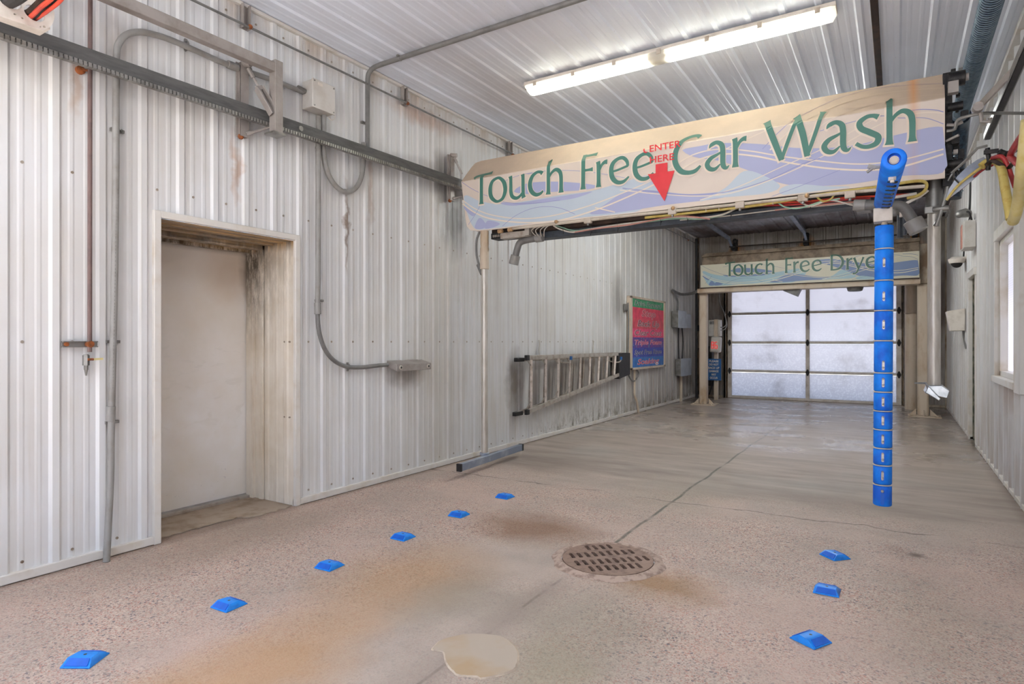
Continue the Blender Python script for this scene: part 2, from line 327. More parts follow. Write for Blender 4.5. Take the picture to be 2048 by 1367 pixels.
# ---------------------------------------------------------------- mesh kit
def cr(pts, k=6, closed=False):
    """Catmull-Rom resample; works for tuples of any length"""
    P = [tuple(p) for p in pts]; n = len(P); out = []
    if n < 3 and not closed: return P
    rng = range(n) if closed else range(n-1)
    for i in rng:
        p0 = P[(i-1) % n] if closed or i > 0 else P[0]; p1 = P[i]; p2 = P[(i+1) % n]; p3 = P[(i+2) % n] if closed or i+2 < n else P[-1]
        for j in range(k):
            t = j/k
            out.append(tuple(.5*((2*b)+(-a+c)*t+(2*a-5*b+4*c-d)*t*t+(-a+3*b-3*c+d)*t**3) for a, b, c, d in zip(p0, p1, p2, p3)))
    if not closed: out.append(P[-1])
    return out
class MB:
    def __init__(s): s.v = []; s.f = []; s.m = []
    def add(s, vs, fs, slot=0):
        o = len(s.v); s.v += [tuple(v) for v in vs]; s.f += [tuple(i+o for i in f) for f in fs]; s.m += [slot]*len(fs); return s
    def box(s, a, b, slot=0):
        x0, y0, z0 = [min(a[i], b[i]) for i in range(3)]; x1, y1, z1 = [max(a[i], b[i]) for i in range(3)]
        return s.add([(x0, y0, z0), (x1, y0, z0), (x1, y1, z0), (x0, y1, z0), (x0, y0, z1), (x1, y0, z1), (x1, y1, z1), (x0, y1, z1)],
                     [(0, 3, 2, 1), (4, 5, 6, 7), (0, 1, 5, 4), (1, 2, 6, 5), (2, 3, 7, 6), (3, 0, 4, 7)], slot)
    def bar(s, a, b, w, h, slot=0, up=(0, 0, 1)):
        a = Vector(a); b = Vector(b); d = (b-a).normalized(); u = Vector(up)
        if abs(d.dot(u)) > .98: u = Vector((0, 1, 0))
        x = d.cross(u).normalized()*w/2; y = x.cross(d).normalized()*h/2
        return s.add([a-x-y, a+x-y, a+x+y, a-x+y, b-x-y, b+x-y, b+x+y, b-x+y], [(0, 3, 2, 1), (4, 5, 6, 7), (0, 1, 5, 4), (1, 2, 6, 5), (2, 3, 7, 6), (3, 0, 4, 7)], slot)
    def tube(s, pts, r, n=10, slot=0, k=1, cap=True, closed=False):
        P = [Vector(p[:3]) for p in (cr(pts, k, closed) if k > 1 else pts)]
        rs = r if isinstance(r, (list, tuple)) else [r]*len(P)
        if len(rs) != len(P): rs = [rs[min(len(rs)-1, int(i*len(rs)/len(P)))] for i in range(len(P))]
        N = len(P); vs = []; u = None
        for i in range(N):
            if closed: d = P[(i+1) % N]-P[i-1]
            else: d = P[min(i+1, N-1)]-P[max(i-1, 0)]
            if d.length < 1e-7: d = P[min(i+2, N-1)]-P[max(i-2, 0)]
            d.normalize()
            if u is None:
                u = Vector((0, 0, 1)) if abs(d.z) < .9 else Vector((1, 0, 0))
            u = (u-d*u.dot(d)).normalized(); w = d.cross(u)
            for j in range(n):
                a = 2*math.pi*j/n
                vs.append(P[i]+(u*math.cos(a)+w*math.sin(a))*rs[i])
        fs = []
        for i in range(N if closed else N-1):
            for j in range(n):
                a = i*n+j; b = i*n+(j+1) % n; c2 = ((i+1) % N)*n+(j+1) % n; d2 = ((i+1) % N)*n+j
                fs.append((a, b, c2, d2))
        if cap and not closed:
            fs.append(tuple(reversed(range(n)))); fs.append(tuple(range((N-1)*n, N*n)))
        return s.add(vs, fs, slot)
    def cyl(s, a, b, r, n=16, slot=0, r2=None): return s.tube([a, b], [r, r if r2 is None else r2], n, slot)
    def prism(s, loop, vec, slot=0):
        n = len(loop); v = Vector(vec); A = [Vector(p) for p in loop]
        return s.add(A+[p+v for p in A], [tuple(range(n)), tuple(reversed(range(n, 2*n)))]+[(i, i+n, (i+1) % n+n, (i+1) % n) for i in range(n)], slot)
    def ball(s, c, r, n=12, slot=0, sq=(1, 1, 1), z0=-1.):
        vs = []; fs = []; h = n//2
        for i in range(h+1):
            t = math.pi*i/h; zz = max(math.cos(t), z0)
            for j in range(n):
                a = 2*math.pi*j/n; vs.append((c[0]+r*sq[0]*math.sin(t)*math.cos(a), c[1]+r*sq[1]*math.sin(t)*math.sin(a), c[2]+r*sq[2]*zz))
        for i in range(h):
            for j in range(n): fs.append((i*n+j, (i+1)*n+j, (i+1)*n+(j+1) % n, i*n+(j+1) % n))
        return s.add(vs, fs, slot)
    def build(s, name, mats, parent=None, loc=None, bevel=0, smooth=35):
        org = Vector(loc) if loc is not None else (Vector(parent['_o']) if parent else Vector((0, 0, 0)))
        me = bpy.data.meshes.new(name)
        me.from_pydata([tuple(Vector(v)-org) for v in s.v], [], s.f)
        for m in (mats if isinstance(mats, (list, tuple)) else [mats]): me.materials.append(M_[m] if isinstance(m, str) else m)
        me.polygons.foreach_set('material_index', s.m)
        me.update(); me.validate()
        if smooth:
            me.polygons.foreach_set('use_smooth', [True]*len(me.polygons)); me.set_sharp_from_angle(angle=math.radians(smooth))
        o = bpy.data.objects.new(name, me); COL.objects.link(o)
        o['_o'] = tuple(org)
        if parent: o.parent = parent
        else: o.location = org
        if bevel:
            b = o.modifiers.new('bevel', 'BEVEL'); b.width = bevel; b.segments = 2; b.limit_method = 'ANGLE'; b.angle_limit = math.radians(40)
        return o
def thing(name, loc, label, cat, group=None):
    o = bpy.data.objects.new(name, None); COL.objects.link(o); o.location = loc; o['_o'] = tuple(loc); o.empty_display_size = .1
    return tag(o, label, cat, group)
def tag(o, label, cat, group=None):
    o['label'] = label; o['category'] = cat
    if group: o['group'] = group
    return o
def struct(o): o['kind'] = 'structure'; return o
def copy_tree(o, parent=None):
    c = o.copy(); COL.objects.link(c); c.parent = parent
    for ch in [x for x in bpy.data.objects if x.parent == o]: copy_tree(ch, c)
    return c
def curve_plate(outer, holes, th, name='tmp'):
    """flat plate with real holes: 2D filled curve -> mesh data (verts, faces)"""
    cu = bpy.data.curves.new(name, 'CURVE'); cu.dimensions = '2D'; cu.fill_mode = 'BOTH'; cu.extrude = th/2
    for lp in [outer]+holes:
        sp = cu.splines.new('POLY'); sp.points.add(len(lp)-1); sp.use_cyclic_u = True
        for p, q in zip(sp.points, lp): p.co = (q[0], q[1], 0, 1)
    return _eval(cu, name)
def _eval(cu, name):
    o = bpy.data.objects.new(name, cu); COL.objects.link(o)
    dg = bpy.context.evaluated_depsgraph_get(); dg.update()
    me = bpy.data.meshes.new_from_object(o.evaluated_get(dg))
    vs = [tuple(v.co) for v in me.vertices]; fs = [tuple(p.vertices) for p in me.polygons]
    bpy.data.objects.remove(o); bpy.data.curves.remove(cu); bpy.data.meshes.remove(me)
    return vs, fs
def text2d(body, height, width=None, shear=0., bold=0., track=1.):
    """built-in font -> 2D verts/faces, centred in x, baseline y=0, cap height = height, optional total width"""
    cu = bpy.data.curves.new('txt', 'FONT'); cu.body = body; cu.size = 1; cu.shear = shear; cu.offset = bold; cu.fill_mode = 'FRONT'; cu.dimensions = '2D'; cu.space_character = track
    cu.resolution_u = 4
    vs, fs = _eval(cu, 'txt')
    x0 = min(v[0] for v in vs); x1 = max(v[0] for v in vs)
    k = height/.69; kx = (width/(x1-x0)) if width else k
    return [((v[0]-(x0+x1)/2)*kx, v[1]*k) for v in vs], fs
def put_text(mb, t, origin, ex, ey, slot=0):
    vs, fs = t; o = Vector(origin); ex = Vector(ex); ey = Vector(ey)
    mb.add([o+ex*v[0]+ey*v[1] for v in vs], fs, slot)

# ---------------------------------------------------------------- setting: floor, walls, ceiling
def corr(a0, a1, phase, pitch, minors=2, h=.014, mh=.0026):
    """rib profile across a sheet: list of (a, height)"""
    pts = [(a0, 0)]
    k = math.floor((a0-phase)/pitch)-1
    while phase+k*pitch < a1+pitch:
        c = phase+k*pitch
        for da, hh in ((-.032, 0), (-.017, h), (.017, h), (.032, 0)): pts.append((c+da, hh))
        for j in range(minors):
            m = c+pitch*(j+1)/(minors+1)
            for da, hh in ((-.018, 0), (-.008, mh), (.008, mh), (.018, 0)): pts.append((m+da, hh))
        k += 1
    pts = [p for p in pts if a0 < p[0] < a1]
    return [(a0, 0)]+pts+[(a1, 0)]
def sheet(mb, prof, fn, b0, b1, slot=0):
    vs = []; n = len(prof)
    for b in (b0, b1):
        for a, h in prof: vs.append(fn(a, b, h))
    mb.add(vs, [(i, i+1, i+1+n, i+n) for i in range(n-1)], slot)
DY0, DY1, DZ = 2.146, 3.19, 2.10            # side door opening in the left wall
PL, PHL = .2403, 1.326
fl = lambda a, b, h: (XL+h, a, b)
mb = MB()
sheet(mb, corr(Y0, DY0, PHL, PL), fl, 0, ZC)
sheet(mb, corr(DY0, DY1, PHL, PL), fl, DZ, ZC)
sheet(mb, corr(DY1, YF, PHL, PL), fl, 0, ZC)
def screws(mb, axis, rng, rows, pitch, phase, skip=None, off=.085):
    a = phase+math.ceil((rng[0]-phase)/pitch)*pitch
    while a < rng[1]:
        for z in rows:
            p = a+off
            if skip and skip(p, z): continue
            if p > rng[1]: continue
            if axis == 'L': mb.cyl((XL, p, z), (XL+.006, p, z), .009, 6, 1)
            elif axis == 'R': mb.cyl((XR, p, z), (XR-.006, p, z), .009, 6, 1)
        a += pitch
screws(mb, 'L', (Y0, YF), (.1, 1.3, 2.28, 3.66), PL, PHL, lambda p, z: DY0-.03 < p < DY1+.03 and z < DZ+.03)
struct(mb.build('wall_left', ['wl', 'screw'], smooth=0))
# right wall with a door opening and a window opening
RD0, RD1, RDZ = 9.52, 10.12, 2.13
W0, W1, WZ0, WZ1 = 6.42, 7.6, .97, 2.28
fr = lambda a, b, h: (XR-h, a, b)
mb = MB(); PR, PHR = .31, 9.248
rp = lambda a, b: corr(a, b, PHR, PR, 1, .032, .012)
sheet(mb, rp(Y0, W0), fr, 0, ZC); sheet(mb, rp(W0, W1), fr, 0, WZ0); sheet(mb, rp(W0, W1), fr, WZ1, ZC)
sheet(mb, rp(W1, RD0), fr, 0, ZC); sheet(mb, rp(RD0, RD1), fr, RDZ, ZC); sheet(mb, rp(RD1, YF), fr, 0, ZC)
struct(mb.build('wall_right', ['wr', 'screw'], smooth=0))
# far wall with the overhead door opening
GX0, GX1, GZ = -3.36, .10, 3.02
ff = lambda a, b, h: (a, YF-h, b)
mb = MB()
for a0, a1, z0, z1 in ((XL, GX0, 0, ZC), (GX0, GX1, GZ, ZC), (GX1, XR, 0, ZC)): sheet(mb, corr(a0, a1, -.12, .24), ff, z0, z1)
struct(mb.build('wall_far', 'wf', smooth=0))
# entrance wall behind the camera, with its wide opening
mb = MB()
fe = lambda a, b, h: (a, Y0+h, b)
for a0, a1, z0, z1 in ((XL, -3.85, 0, ZC), (-3.85, .65, 3.45, ZC), (.65, XR, 0, ZC)): sheet(mb, corr(a0, a1, 0, .24), fe, z0, z1)
struct(mb.build('wall_entrance', 'wl', smooth=0))
mb = MB()
sheet(mb, corr(XL, XR, 0, .24), lambda a, b, h: (a, b, ZC-h), Y0, YF)
struct(mb.build('ceiling', 'ce', smooth=0))
mb = MB()
GCX, GCY, GRR = -1.458, 3.39, .272
vs, fs = curve_plate([(XL, Y0), (XR, Y0), (XR, YF), (XL, YF)], [[(GCX+GRR*math.cos(2*math.pi*k/64), GCY+GRR*math.sin(2*math.pi*k/64)) for k in range(64)]], 0)
mb.add([(v[0], v[1], 0) for v in vs], fs)
mb.add([(XL-.9, DY0-.05, -.002), (XL, DY0-.05, -.002), (XL, DY1+.05, -.002), (XL-.9, DY1+.05, -.002)], [(0, 1, 2, 3)])
mb.add([(XR, RD0-.05, -.002), (XR+.7, RD0-.05, -.002), (XR+.7, RD1+.05, -.002), (XR, RD1+.05, -.002)], [(0, 1, 2, 3)])
struct(mb.build('floor', 'fl', smooth=0))
mb = MB()
for a, b in (((-40, -40), (40, Y0)), ((-40, YF+.3), (40, 50)), ((-40, Y0), (XL-.9, YF+.3)), ((XR+.7, Y0), (40, YF+.3))): mb.box((a[0], a[1], -.3), (b[0], b[1], -.02))
struct(mb.build('ground', 'ground', smooth=0))
# baseboard channels
mb = MB()
for a, b in ((Y0, DY0-.0), (DY1, YF-.02)): mb.box((XL-.01, a, 0.004), (XL+.026, b, .055))
struct(mb.build('baseboard_left', 'trim', bevel=.004))
mb = MB()
for a, b in ((Y0, RD0), (RD1, YF-.02)): mb.box((XR+.01, a, 0.004), (XR-.03, b, .045))
struct(mb.build('baseboard_right', 'trim', bevel=.004))
mb = MB()
for a, b in ((XL+.03, GX0-.08), (GX1+.09, XR-.03)): mb.box((a, YF, 0.004), (b, YF-.03, .05))
struct(mb.build('baseboard_far', 'dtrim', bevel=.004))
# ceiling angle along the left wall, corner angles, brown strip in the ceiling
mb = MB(); mb.box((XL, Y0, ZC-.03), (XL+.035, YF, ZC-.004)); struct(mb.build('trim_1', 'trim', bevel=.003))
mb = MB(); mb.box((XL, YF-.07, 0.0), (XL+.05, YF-.0, ZC)); struct(mb.build('trim_2', 'mold', bevel=.003))
mb = MB(); mb.box((XR-.05, YF-.06, 0.0), (XR, YF, ZC)); struct(mb.build('trim_3', 'dtrim', bevel=.003))
mb = MB(); mb.box((-.165, Y0, ZC-.03), (-.115, YF-.02, ZC-.002)); struct(mb.build('trim_4', 'darkbrown', bevel=.003))
mb = MB(); mb.box((XR-.06, Y0, ZC-.05), (XR, YF, ZC-.004)); struct(mb.build('trim_5', 'trim', bevel=.003))

# ---- side door (left wall): casing, ribbed reveal, frame, leaf, threshold
mb = MB()
w = .045; o1 = XL+.03
mb.box((XL-.001, DY0-w, 0), (o1, DY0, DZ+w)); mb.box((XL-.001, DY1-.002, 0), (o1, DY1+w, DZ+w)); mb.box((XL-.001, DY0, DZ), (o1, DY1, DZ+w))
struct(mb.build('trim_6', 'trim', bevel=.004))
mb = MB(); RX = XL-.36
sheet(mb, corr(RX, XL, XL-.09, .24, 1, .006), lambda a, b, h: (a, DY1-h, b), 0, DZ)
sheet(mb, corr(RX, XL, XL-.09, .24, 1, .006), lambda a, b, h: (a, DY0+h, b), 0, DZ)
for p in ((XL-.1, .7), (XL-.1, 1.3), (XL-.04, .7), (XL-.04, 1.3)): mb.cyl((p[0], DY1, p[1]), (p[0], DY1-.012, p[1]), .007, 6, 1)
struct(mb.build('trim_7', ['jamb', 'screw'], smooth=0))
mb = MB()
mb.box((RX, DY0, DZ-.004), (XL, DY1, DZ-.0)); mb.box((RX+.05, DY0, DZ-.02), (RX+.11, DY1, DZ)); mb.box((RX+.2, DY0, DZ-.012), (RX+.23, DY1, DZ))
struct(mb.build('trim_8', 'jamb', bevel=.002))
DXL = XL-.57
door = mb = MB()
mb.box((DXL-.045, DY0+.02, .035), (DXL, DY1-.005, 2.055)); door = struct(mb.build('door_1', 'door', bevel=.002))
mb = MB()
mb.box((DXL-.06, DY1-.008, 0), (RX, DY1+.03, DZ)); mb.box((DXL+.012, DY1-.035, 0), (DXL+.1, DY1, 2.075)); mb.box((RX-.05, DY1-.022, 0), (RX, DY1, 2.09))
mb.box((DXL-.06, DY0-.03, 0), (RX, DY0+.008, DZ)); mb.box((DXL+.012, DY0, 0), (DXL+.1, DY0+.03, 2.075))
mb.box((DXL-.06, DY0, 2.06), (RX, DY1, 2.12)); mb.box((DXL+.012, DY0, 2.035), (DXL+.06, DY1, 2.07)); mb.box((RX-.06, DY0, 2.05), (RX, DY1, 2.07))
mb.build('door_frame', 'jamb', door, bevel=.003)
mb = MB(); mb.box((DXL-.06, DY0, 0), (DXL+.06, DY1, .028)); mb.build('threshold', 'alu', door, bevel=.004)
# concrete sill in the doorway with its broken front edge
lp = []
for i in range(25):
    y = DY0+.01+(DY1-DY0-.02)*i/24
    lp.append((XL+.0+(.012 if i > 14 else -.07)+random.uniform(-.018, .018), y, .001))
lp += [(DXL+.06, DY1-.01, .001), (DXL+.06, DY0+.01, .001)]
mb = MB(); mb.prism(lp, (0, 0, .007)); struct(mb.build('trim_9', 'conc', smooth=0))

# ---- overhead door in the far wall
GY = YF+.05
mb = MB()
mb.box((GX0-.07, YF-.05, 0), (GX0, YF+.12, GZ+.05)); mb.box((GX1, YF-.05, 0), (GX1+.08, YF+.12, GZ+.05)); mb.box((GX0, YF+.085, 0), (GX0+.06, YF+.11, GZ)); mb.box((GX1-.06, YF+.085, 0), (GX1, YF+.11, GZ)); mb.box((GX0, YF-.05, GZ), (GX1, YF+.12, GZ+.05))
struct(mb.build('trim_10', 'mold', bevel=.004))
gx0, gx1 = -3.33, .07; cxm = -1.652
rz = [0.0, .627, 1.277, 1.938, 2.59, 3.0]
mb = MB()
for xx, ww in ((gx0+.035, .09), (gx1-.035, .09), (cxm, .075)): mb.box((xx-ww/2, GY-.02, 0.01), (xx+ww/2, GY+.03, 3.0))
for i, z in enumerate(rz):
    z0, z1 = (.0, .06) if i == 0 else (z-.03, z+.03)
    mb.box((gx0, GY-.017, z0+.005), (gx1, GY+.027, z1))
gd = struct(mb.build('door_2', 'gframe', bevel=.004))
for i in range(len(rz)-1):
    for a, b in ((gx0+.08, cxm-.037), (cxm+.037, gx1-.08)):
        m2 = MB(); m2.box((a, GY+.0, rz[i]+.03 if i else .06), (b, GY+.012, rz[i+1]-.03)); m2.build('pane', 'pane', gd)
for i in range(1, 5):
    for xx in (gx0+.035, cxm, gx1-.035):
        m2 = MB()
        c = Vector((xx, GY-.024, rz[i]))
        m2.prism([c+V(-.04, 0, 0), c+V(-.012, 0, .07), c+V(.012, 0, .07), c+V(.04, 0, 0), c+V(.012, 0, -.07), c+V(-.012, 0, -.07)], (0, -.012, 0))
        m2.cyl(c+V(0, -.01, -.03), c+V(0, -.01, .03), .016, 8)
        for dz in (-.05, .05): m2.cyl(c+V(0, -.01, dz), c+V(0, -.02, dz), .007, 6)
        m2.build('hinge', 'black', gd, bevel=.002)
for xx, sg in ((gx0-.06, 1), (gx1+.07, -1)):
    m2 = MB(); m2.box((xx-.022, GY-.1, 0.01), (xx+.022, GY-.06, 3.0)); m2.box((xx-.026, GY-.11, 0.01), (xx-.018, GY-.05, 3.0)); m2.box((xx+.018, GY-.11, .01), (xx+.026, GY-.05, 3.0))
    m2.build('track', 'pvcd', gd)
mb = MB(); mb.box((gx0, GY-.015, .0), (gx1, GY+.02, .02)); mb.build('bottom_seal', 'black', gd)
mb = MB(); mb.box((GX0, YF-.02, -.002), (GX1, YF+.3, .0035)); struct(mb.build('trim_11', 'conc', smooth=0))

# ---- right wall door recess and window
mb = MB()
mb.box((XR-.045, RD1, 0), (XR+.005, RD1+.1, RDZ+.06)); mb.box((XR-.03, RD0-.07, 0), (XR+.02, RD0, RDZ+.06)); mb.box((XR-.05, RD0-.1, RDZ), (XR+.02, RD1+.12, RDZ+.09))
struct(mb.build('trim_12', 'trim', bevel=.004))
mb = MB()
mb.box((XR, RD1, 0), (XR+.5, RD1+.03, RDZ)); mb.box((XR, RD0-.03, 0), (XR+.5, RD0, RDZ)); mb.box((XR, RD0, RDZ), (XR+.5, RD1, RDZ+.03))
struct(mb.build('trim_13', 'moss'))
mb = MB(); mb.box((XR+.2, RD0, .02), (XR+.245, RD1, RDZ-.01)); d3 = struct(mb.build('door_3', 'moss', bevel=.003))
mb = MB(); mb.tube([(XR+.2, RD0+.08, 1.0), (XR+.13, RD0+.08, 1.0), (XR+.13, RD0+.17, 1.0)], .009, 8); mb.build('door_handle', 'galv', d3)
mb = MB()
a, b, c, d = W0, W1, WZ0, WZ1
mb.box((XR-.035, a-.09, c-.05), (XR+.02, a, d+.1)); mb.box((XR-.035, b, c-.05), (XR+.02, b+.06, d+.1)); mb.box((XR-.04, a-.09, d), (XR+.02, b+.06, d+.1)); mb.box((XR-.06, a-.09, c-.06), (XR+.02, b+.06, c))
mb.box((XR-.05, a-.34, c-.08), (XR+.01, a-.06, d+.16))
struct(mb.build('trim_14', 'trim', bevel=.005))
mb = MB()
mb.box((XR+.0, a, c), (XR+.12, a+.05, d)); mb.box((XR+.0, b-.05, c), (XR+.12, b, d)); mb.box((XR, a, d-.05), (XR+.12, b, d)); mb.box((XR, a, c), (XR+.12, b, c+.05))
wn = struct(mb.build('window_1', 'trim', bevel=.004))
mb = MB(); mb.box((XR+.06, a+.05, c+.05), (XR+.07, b-.05, d-.05)); mb.build('pane', 'wpane', wn)

# ================================================================ lettering for the two shrouds
# each glyph: strokes of (x, y, width) in cm above the baseline, cap height 33.5
GLY = {
 'T': [[(9.8, 0, 6), (9.8, 1.2, 5), (9.8, 4, 4.2), (9.8, 16, 4.0), (9.9, 26, 4.1), (10, 31.5, 4.6)], [(.2, 27.6, 3.6), (2.2, 29.3, 3.2), (6, 30.2, 2.9), (12, 30.6, 2.9), (18, 31, 3.1), (21.4, 31.4, 4.4)]],
 'o': ['closed', [(11.3, 24.2, 2.7), (5, 21.5, 3.6), (2.4, 14.5, 4.6), (3.4, 6.5, 4.6), (8, 1.6, 3.5), (12.5, .5, 2.7), (17.8, 3.2, 3.6), (20.6, 10.4, 4.6), (19.4, 18, 4.6), (15.4, 22.8, 3.4)]],
 'u': [[(1.8, 23.8, 4.8), (2.3, 21, 3.8), (2.4, 14, 3.8), (2.5, 8, 4), (4.2, 3.2, 4), (8.6, 1.0, 3.4), (12.6, 2.2, 2.8), (16, 5.6, 2.2)], [(16.2, 23.8, 4.6), (16.6, 21, 3.8), (16.7, 10, 3.8), (16.9, 3, 4), (17.6, .3, 5.2)]],
 'c': [[(16.6, 21.2, 4.4), (14.4, 22.9, 3.0), (10.4, 23.2, 2.8), (5.2, 20, 3.8), (2.5, 13, 4.6), (4, 6, 4.6), (8.6, 1.8, 3.8), (13.6, 1.8, 3.0), (17.4, 4.2, 2.0)]],
 'h': [[(2.4, 33.2, 4.6), (2.6, 31, 3.8), (2.6, 16, 3.8), (2.6, 4, 3.9), (2.4, 0, 5.6)], [(3.6, 16.5, 1.8), (6.4, 20.6, 2.6), (10.6, 22.8, 3.3), (14.6, 20.6, 4), (16.3, 15.5, 3.9), (16.4, 4, 3.9), (16.4, 0, 5.6)]],
 'F': [[(2.8, 33, 4.2), (2.9, 28, 4), (2.8, 14, 4), (2.7, 4, 4.1), (2.6, 0, 5.6)], [(2, 31.3, 2.8), (8, 31.3, 2.6), (13, 31.5, 3), (15.6, 31.4, 4.4)], [(3, 17.4, 2.4), (9, 17.4, 2.4), (12.6, 17.4, 4)]],
 'r': [[(1.6, 23.6, 4.4), (2.1, 21, 3.9), (2.3, 12, 3.9), (2.3, 4, 4), (2.2, 0, 5.4)], [(3.4, 15.5, 1.8), (5.6, 20, 2.6), (8.4, 22, 3.4), (10.9, 22, 4.4)]],
 'e': [[(3.4, 12.2, 1.8), (8, 12.8, 2.0), (14, 14.2, 2.1), (18.6, 15.4, 2.2)], [(18.4, 15.0, 2.4), (17.4, 19.6, 3.2), (13.6, 23.2, 3.2), (8.6, 22.8, 3.2), (4, 19.4, 4), (2.4, 13.4, 4.4), (3.8, 6.4, 4.5), (8.2, 2.0, 3.7), (14, 1.7, 3.1), (19.4, 5.6, 1.6)]],
 'C': [[(23.2, 30.2, 4.4), (20.4, 32.2, 3.0), (14.6, 32, 3.0), (7.6, 28.2, 4.2), (3, 20, 4.6), (2.9, 11, 4.8), (7.4, 3.6, 4.6), (13.6, 1.2, 3.6), (19.6, 1.8, 3.4), (24.2, 5.6, 2)]],
 'a': [[(4, 18.8, .6), (6, 21.4, 3.2), (10.2, 22.7, 3.2), (14, 20.2, 4), (15, 15, 4.1), (15, 6, 4.1), (15.8, 2, 3.8), (18, .6, 2.6), (20.2, 2.4, .6)], [(15, 14.8, 1.2), (11, 12.8, 2.2), (5.4, 10.2, 3.4), (2.4, 6, 4), (4.2, 2.0, 3.8), (8.6, .9, 3), (13, 4.4, 1)]],
 'W': [[(1.2, 33.6, 6.4), (2.2, 31.2, 4.8), (7, 17.5, 4.7), (13.0, .4, 4.2)], [(12.8, .6, 2.4), (16, 10, 2.8), (20, 21, 2.9), (24.2, 31.6, 2.8)], [(23.0, 33.6, 6.2), (24.2, 31.2, 4.8), (28, 18, 4.7), (31.2, .4, 4.2)], [(31, .6, 2.4), (34, 9, 2.8), (38, 21, 2.9), (41, 31, 3.2), (41.8, 33.6, 5.4)]],
 's': [[(14.8, 21.4, 4), (11.6, 22.9, 2.9), (7.4, 22.8, 3.0), (3, 19.6, 3.8), (4, 15, 4.2), (9.4, 11.2, 4.3), (14.6, 7.2, 4.1), (13.6, 2.6, 3.9), (8.8, .9, 3.1), (4.6, 1.6, 2.8), (.6, 4.4, 2.8)]],
 'D': [[(2.8, 33.2, 4.2), (2.9, 28, 3.9), (2.8, 4, 3.9), (2.7, 0, 4.8)], [(1.6, 32, 2.6), (9, 32.2, 2.7), (17.4, 29.6, 3.4), (22.8, 22, 4.4), (23.2, 12.4, 4.6), (18, 4.2, 3.8), (10, 1.3, 2.8), (2, 1.2, 2.6)]],
 'y': [[(1.2, 23.8, 4.6), (2.6, 20.6, 3.9), (6, 11, 3.8), (9.8, 1, 3.6)], [(18.4, 23.8, 4.2), (17.2, 20.6, 2.8), (13.6, 11, 2.6), (9.4, .4, 2.6), (6.6, -6.0, 2.8), (2.8, -9, 2.6), (-1, -8.6, 3)]],
}
def ribbon(mb, pts, surf, eps, k=8, slot=0, closed=False, grow=0.):
    P = cr(pts, k, closed); n = len(P); vs = []
    for i in range(n):
        a = P[(i-1) % n] if closed or i > 0 else P[0]; b = P[(i+1) % n] if closed or i < n-1 else P[-1]
        dx, dz = b[0]-a[0], b[1]-a[1]; q = math.hypot(dx, dz) or 1; w = P[i][2]/2+grow
        px, pz = P[i][0], P[i][1]
        if grow and not closed and i in (0, n-1):
            s_ = -grow if i == 0 else grow; px += dx/q*s_; pz += dz/q*s_
        vs.append(surf(px-dz/q*w, pz+dx/q*w, eps)); vs.append(surf(px+dz/q*w, pz-dx/q*w, eps))
    fs = [(2*i, 2*i+1, (2*i+3) % (2*n), (2*i+2) % (2*n)) for i in range(n if closed else n-1)]
    mb.add(vs, fs, slot)
def word(mb, items, surf, base, k, eps, slot, grow=0., dx=0., dz=0.):
    for ch, x in items:
        g = GLY[ch]; closed = g[0] == 'closed'
        for st in (g[1:] if closed else g):
            pts = [(x+dx+p[0]*k/100, base+dz+p[1]*k/100, p[2]*k/100) for p in st]
            eps += .00004
            ribbon(mb, pts, surf, eps, 7, slot, closed, grow)
def fillpoly(mb, pts, surf, eps, slot, k=5):
    """filled outline, cut in thin upright strips so it follows the folded face"""
    P = cr(pts, k, True)
    xs = [p[0] for p in P]; x0, x1 = min(xs), max(xs); n = 70
    for i in range(n):
        a = x0+(x1-x0)*i/n; b = x0+(x1-x0)*(i+1)/n
        def spans(x):
            zs = []
            for j in range(len(P)):
                p, q = P[j], P[(j+1) % len(P)]
                if (p[0] <= x) != (q[0] <= x): zs.append(p[1]+(q[1]-p[1])*(x-p[0])/(q[0]-p[0]))
            return sorted(zs)
        e = (x1-x0)/n*.02
        sa, sb = spans(a+e), spans(b-e)
        if len(sa) != len(sb): 
            m = spans((a+b)/2); sa = sb = m
        for j in range(0, len(sa)-1, 2):
            for t0, t1 in ((0, .5), (.5, 1)):
                la, lb = sa[j], sb[j]; ha, hb = sa[j+1], sb[j+1]
                mb.add([surf(a, la+(ha-la)*t0, eps), surf(b, lb+(hb-lb)*t0, eps), surf(b, lb+(hb-lb)*t1, eps), surf(a, la+(ha-la)*t1, eps)], [(0, 1, 2, 3)], slot)
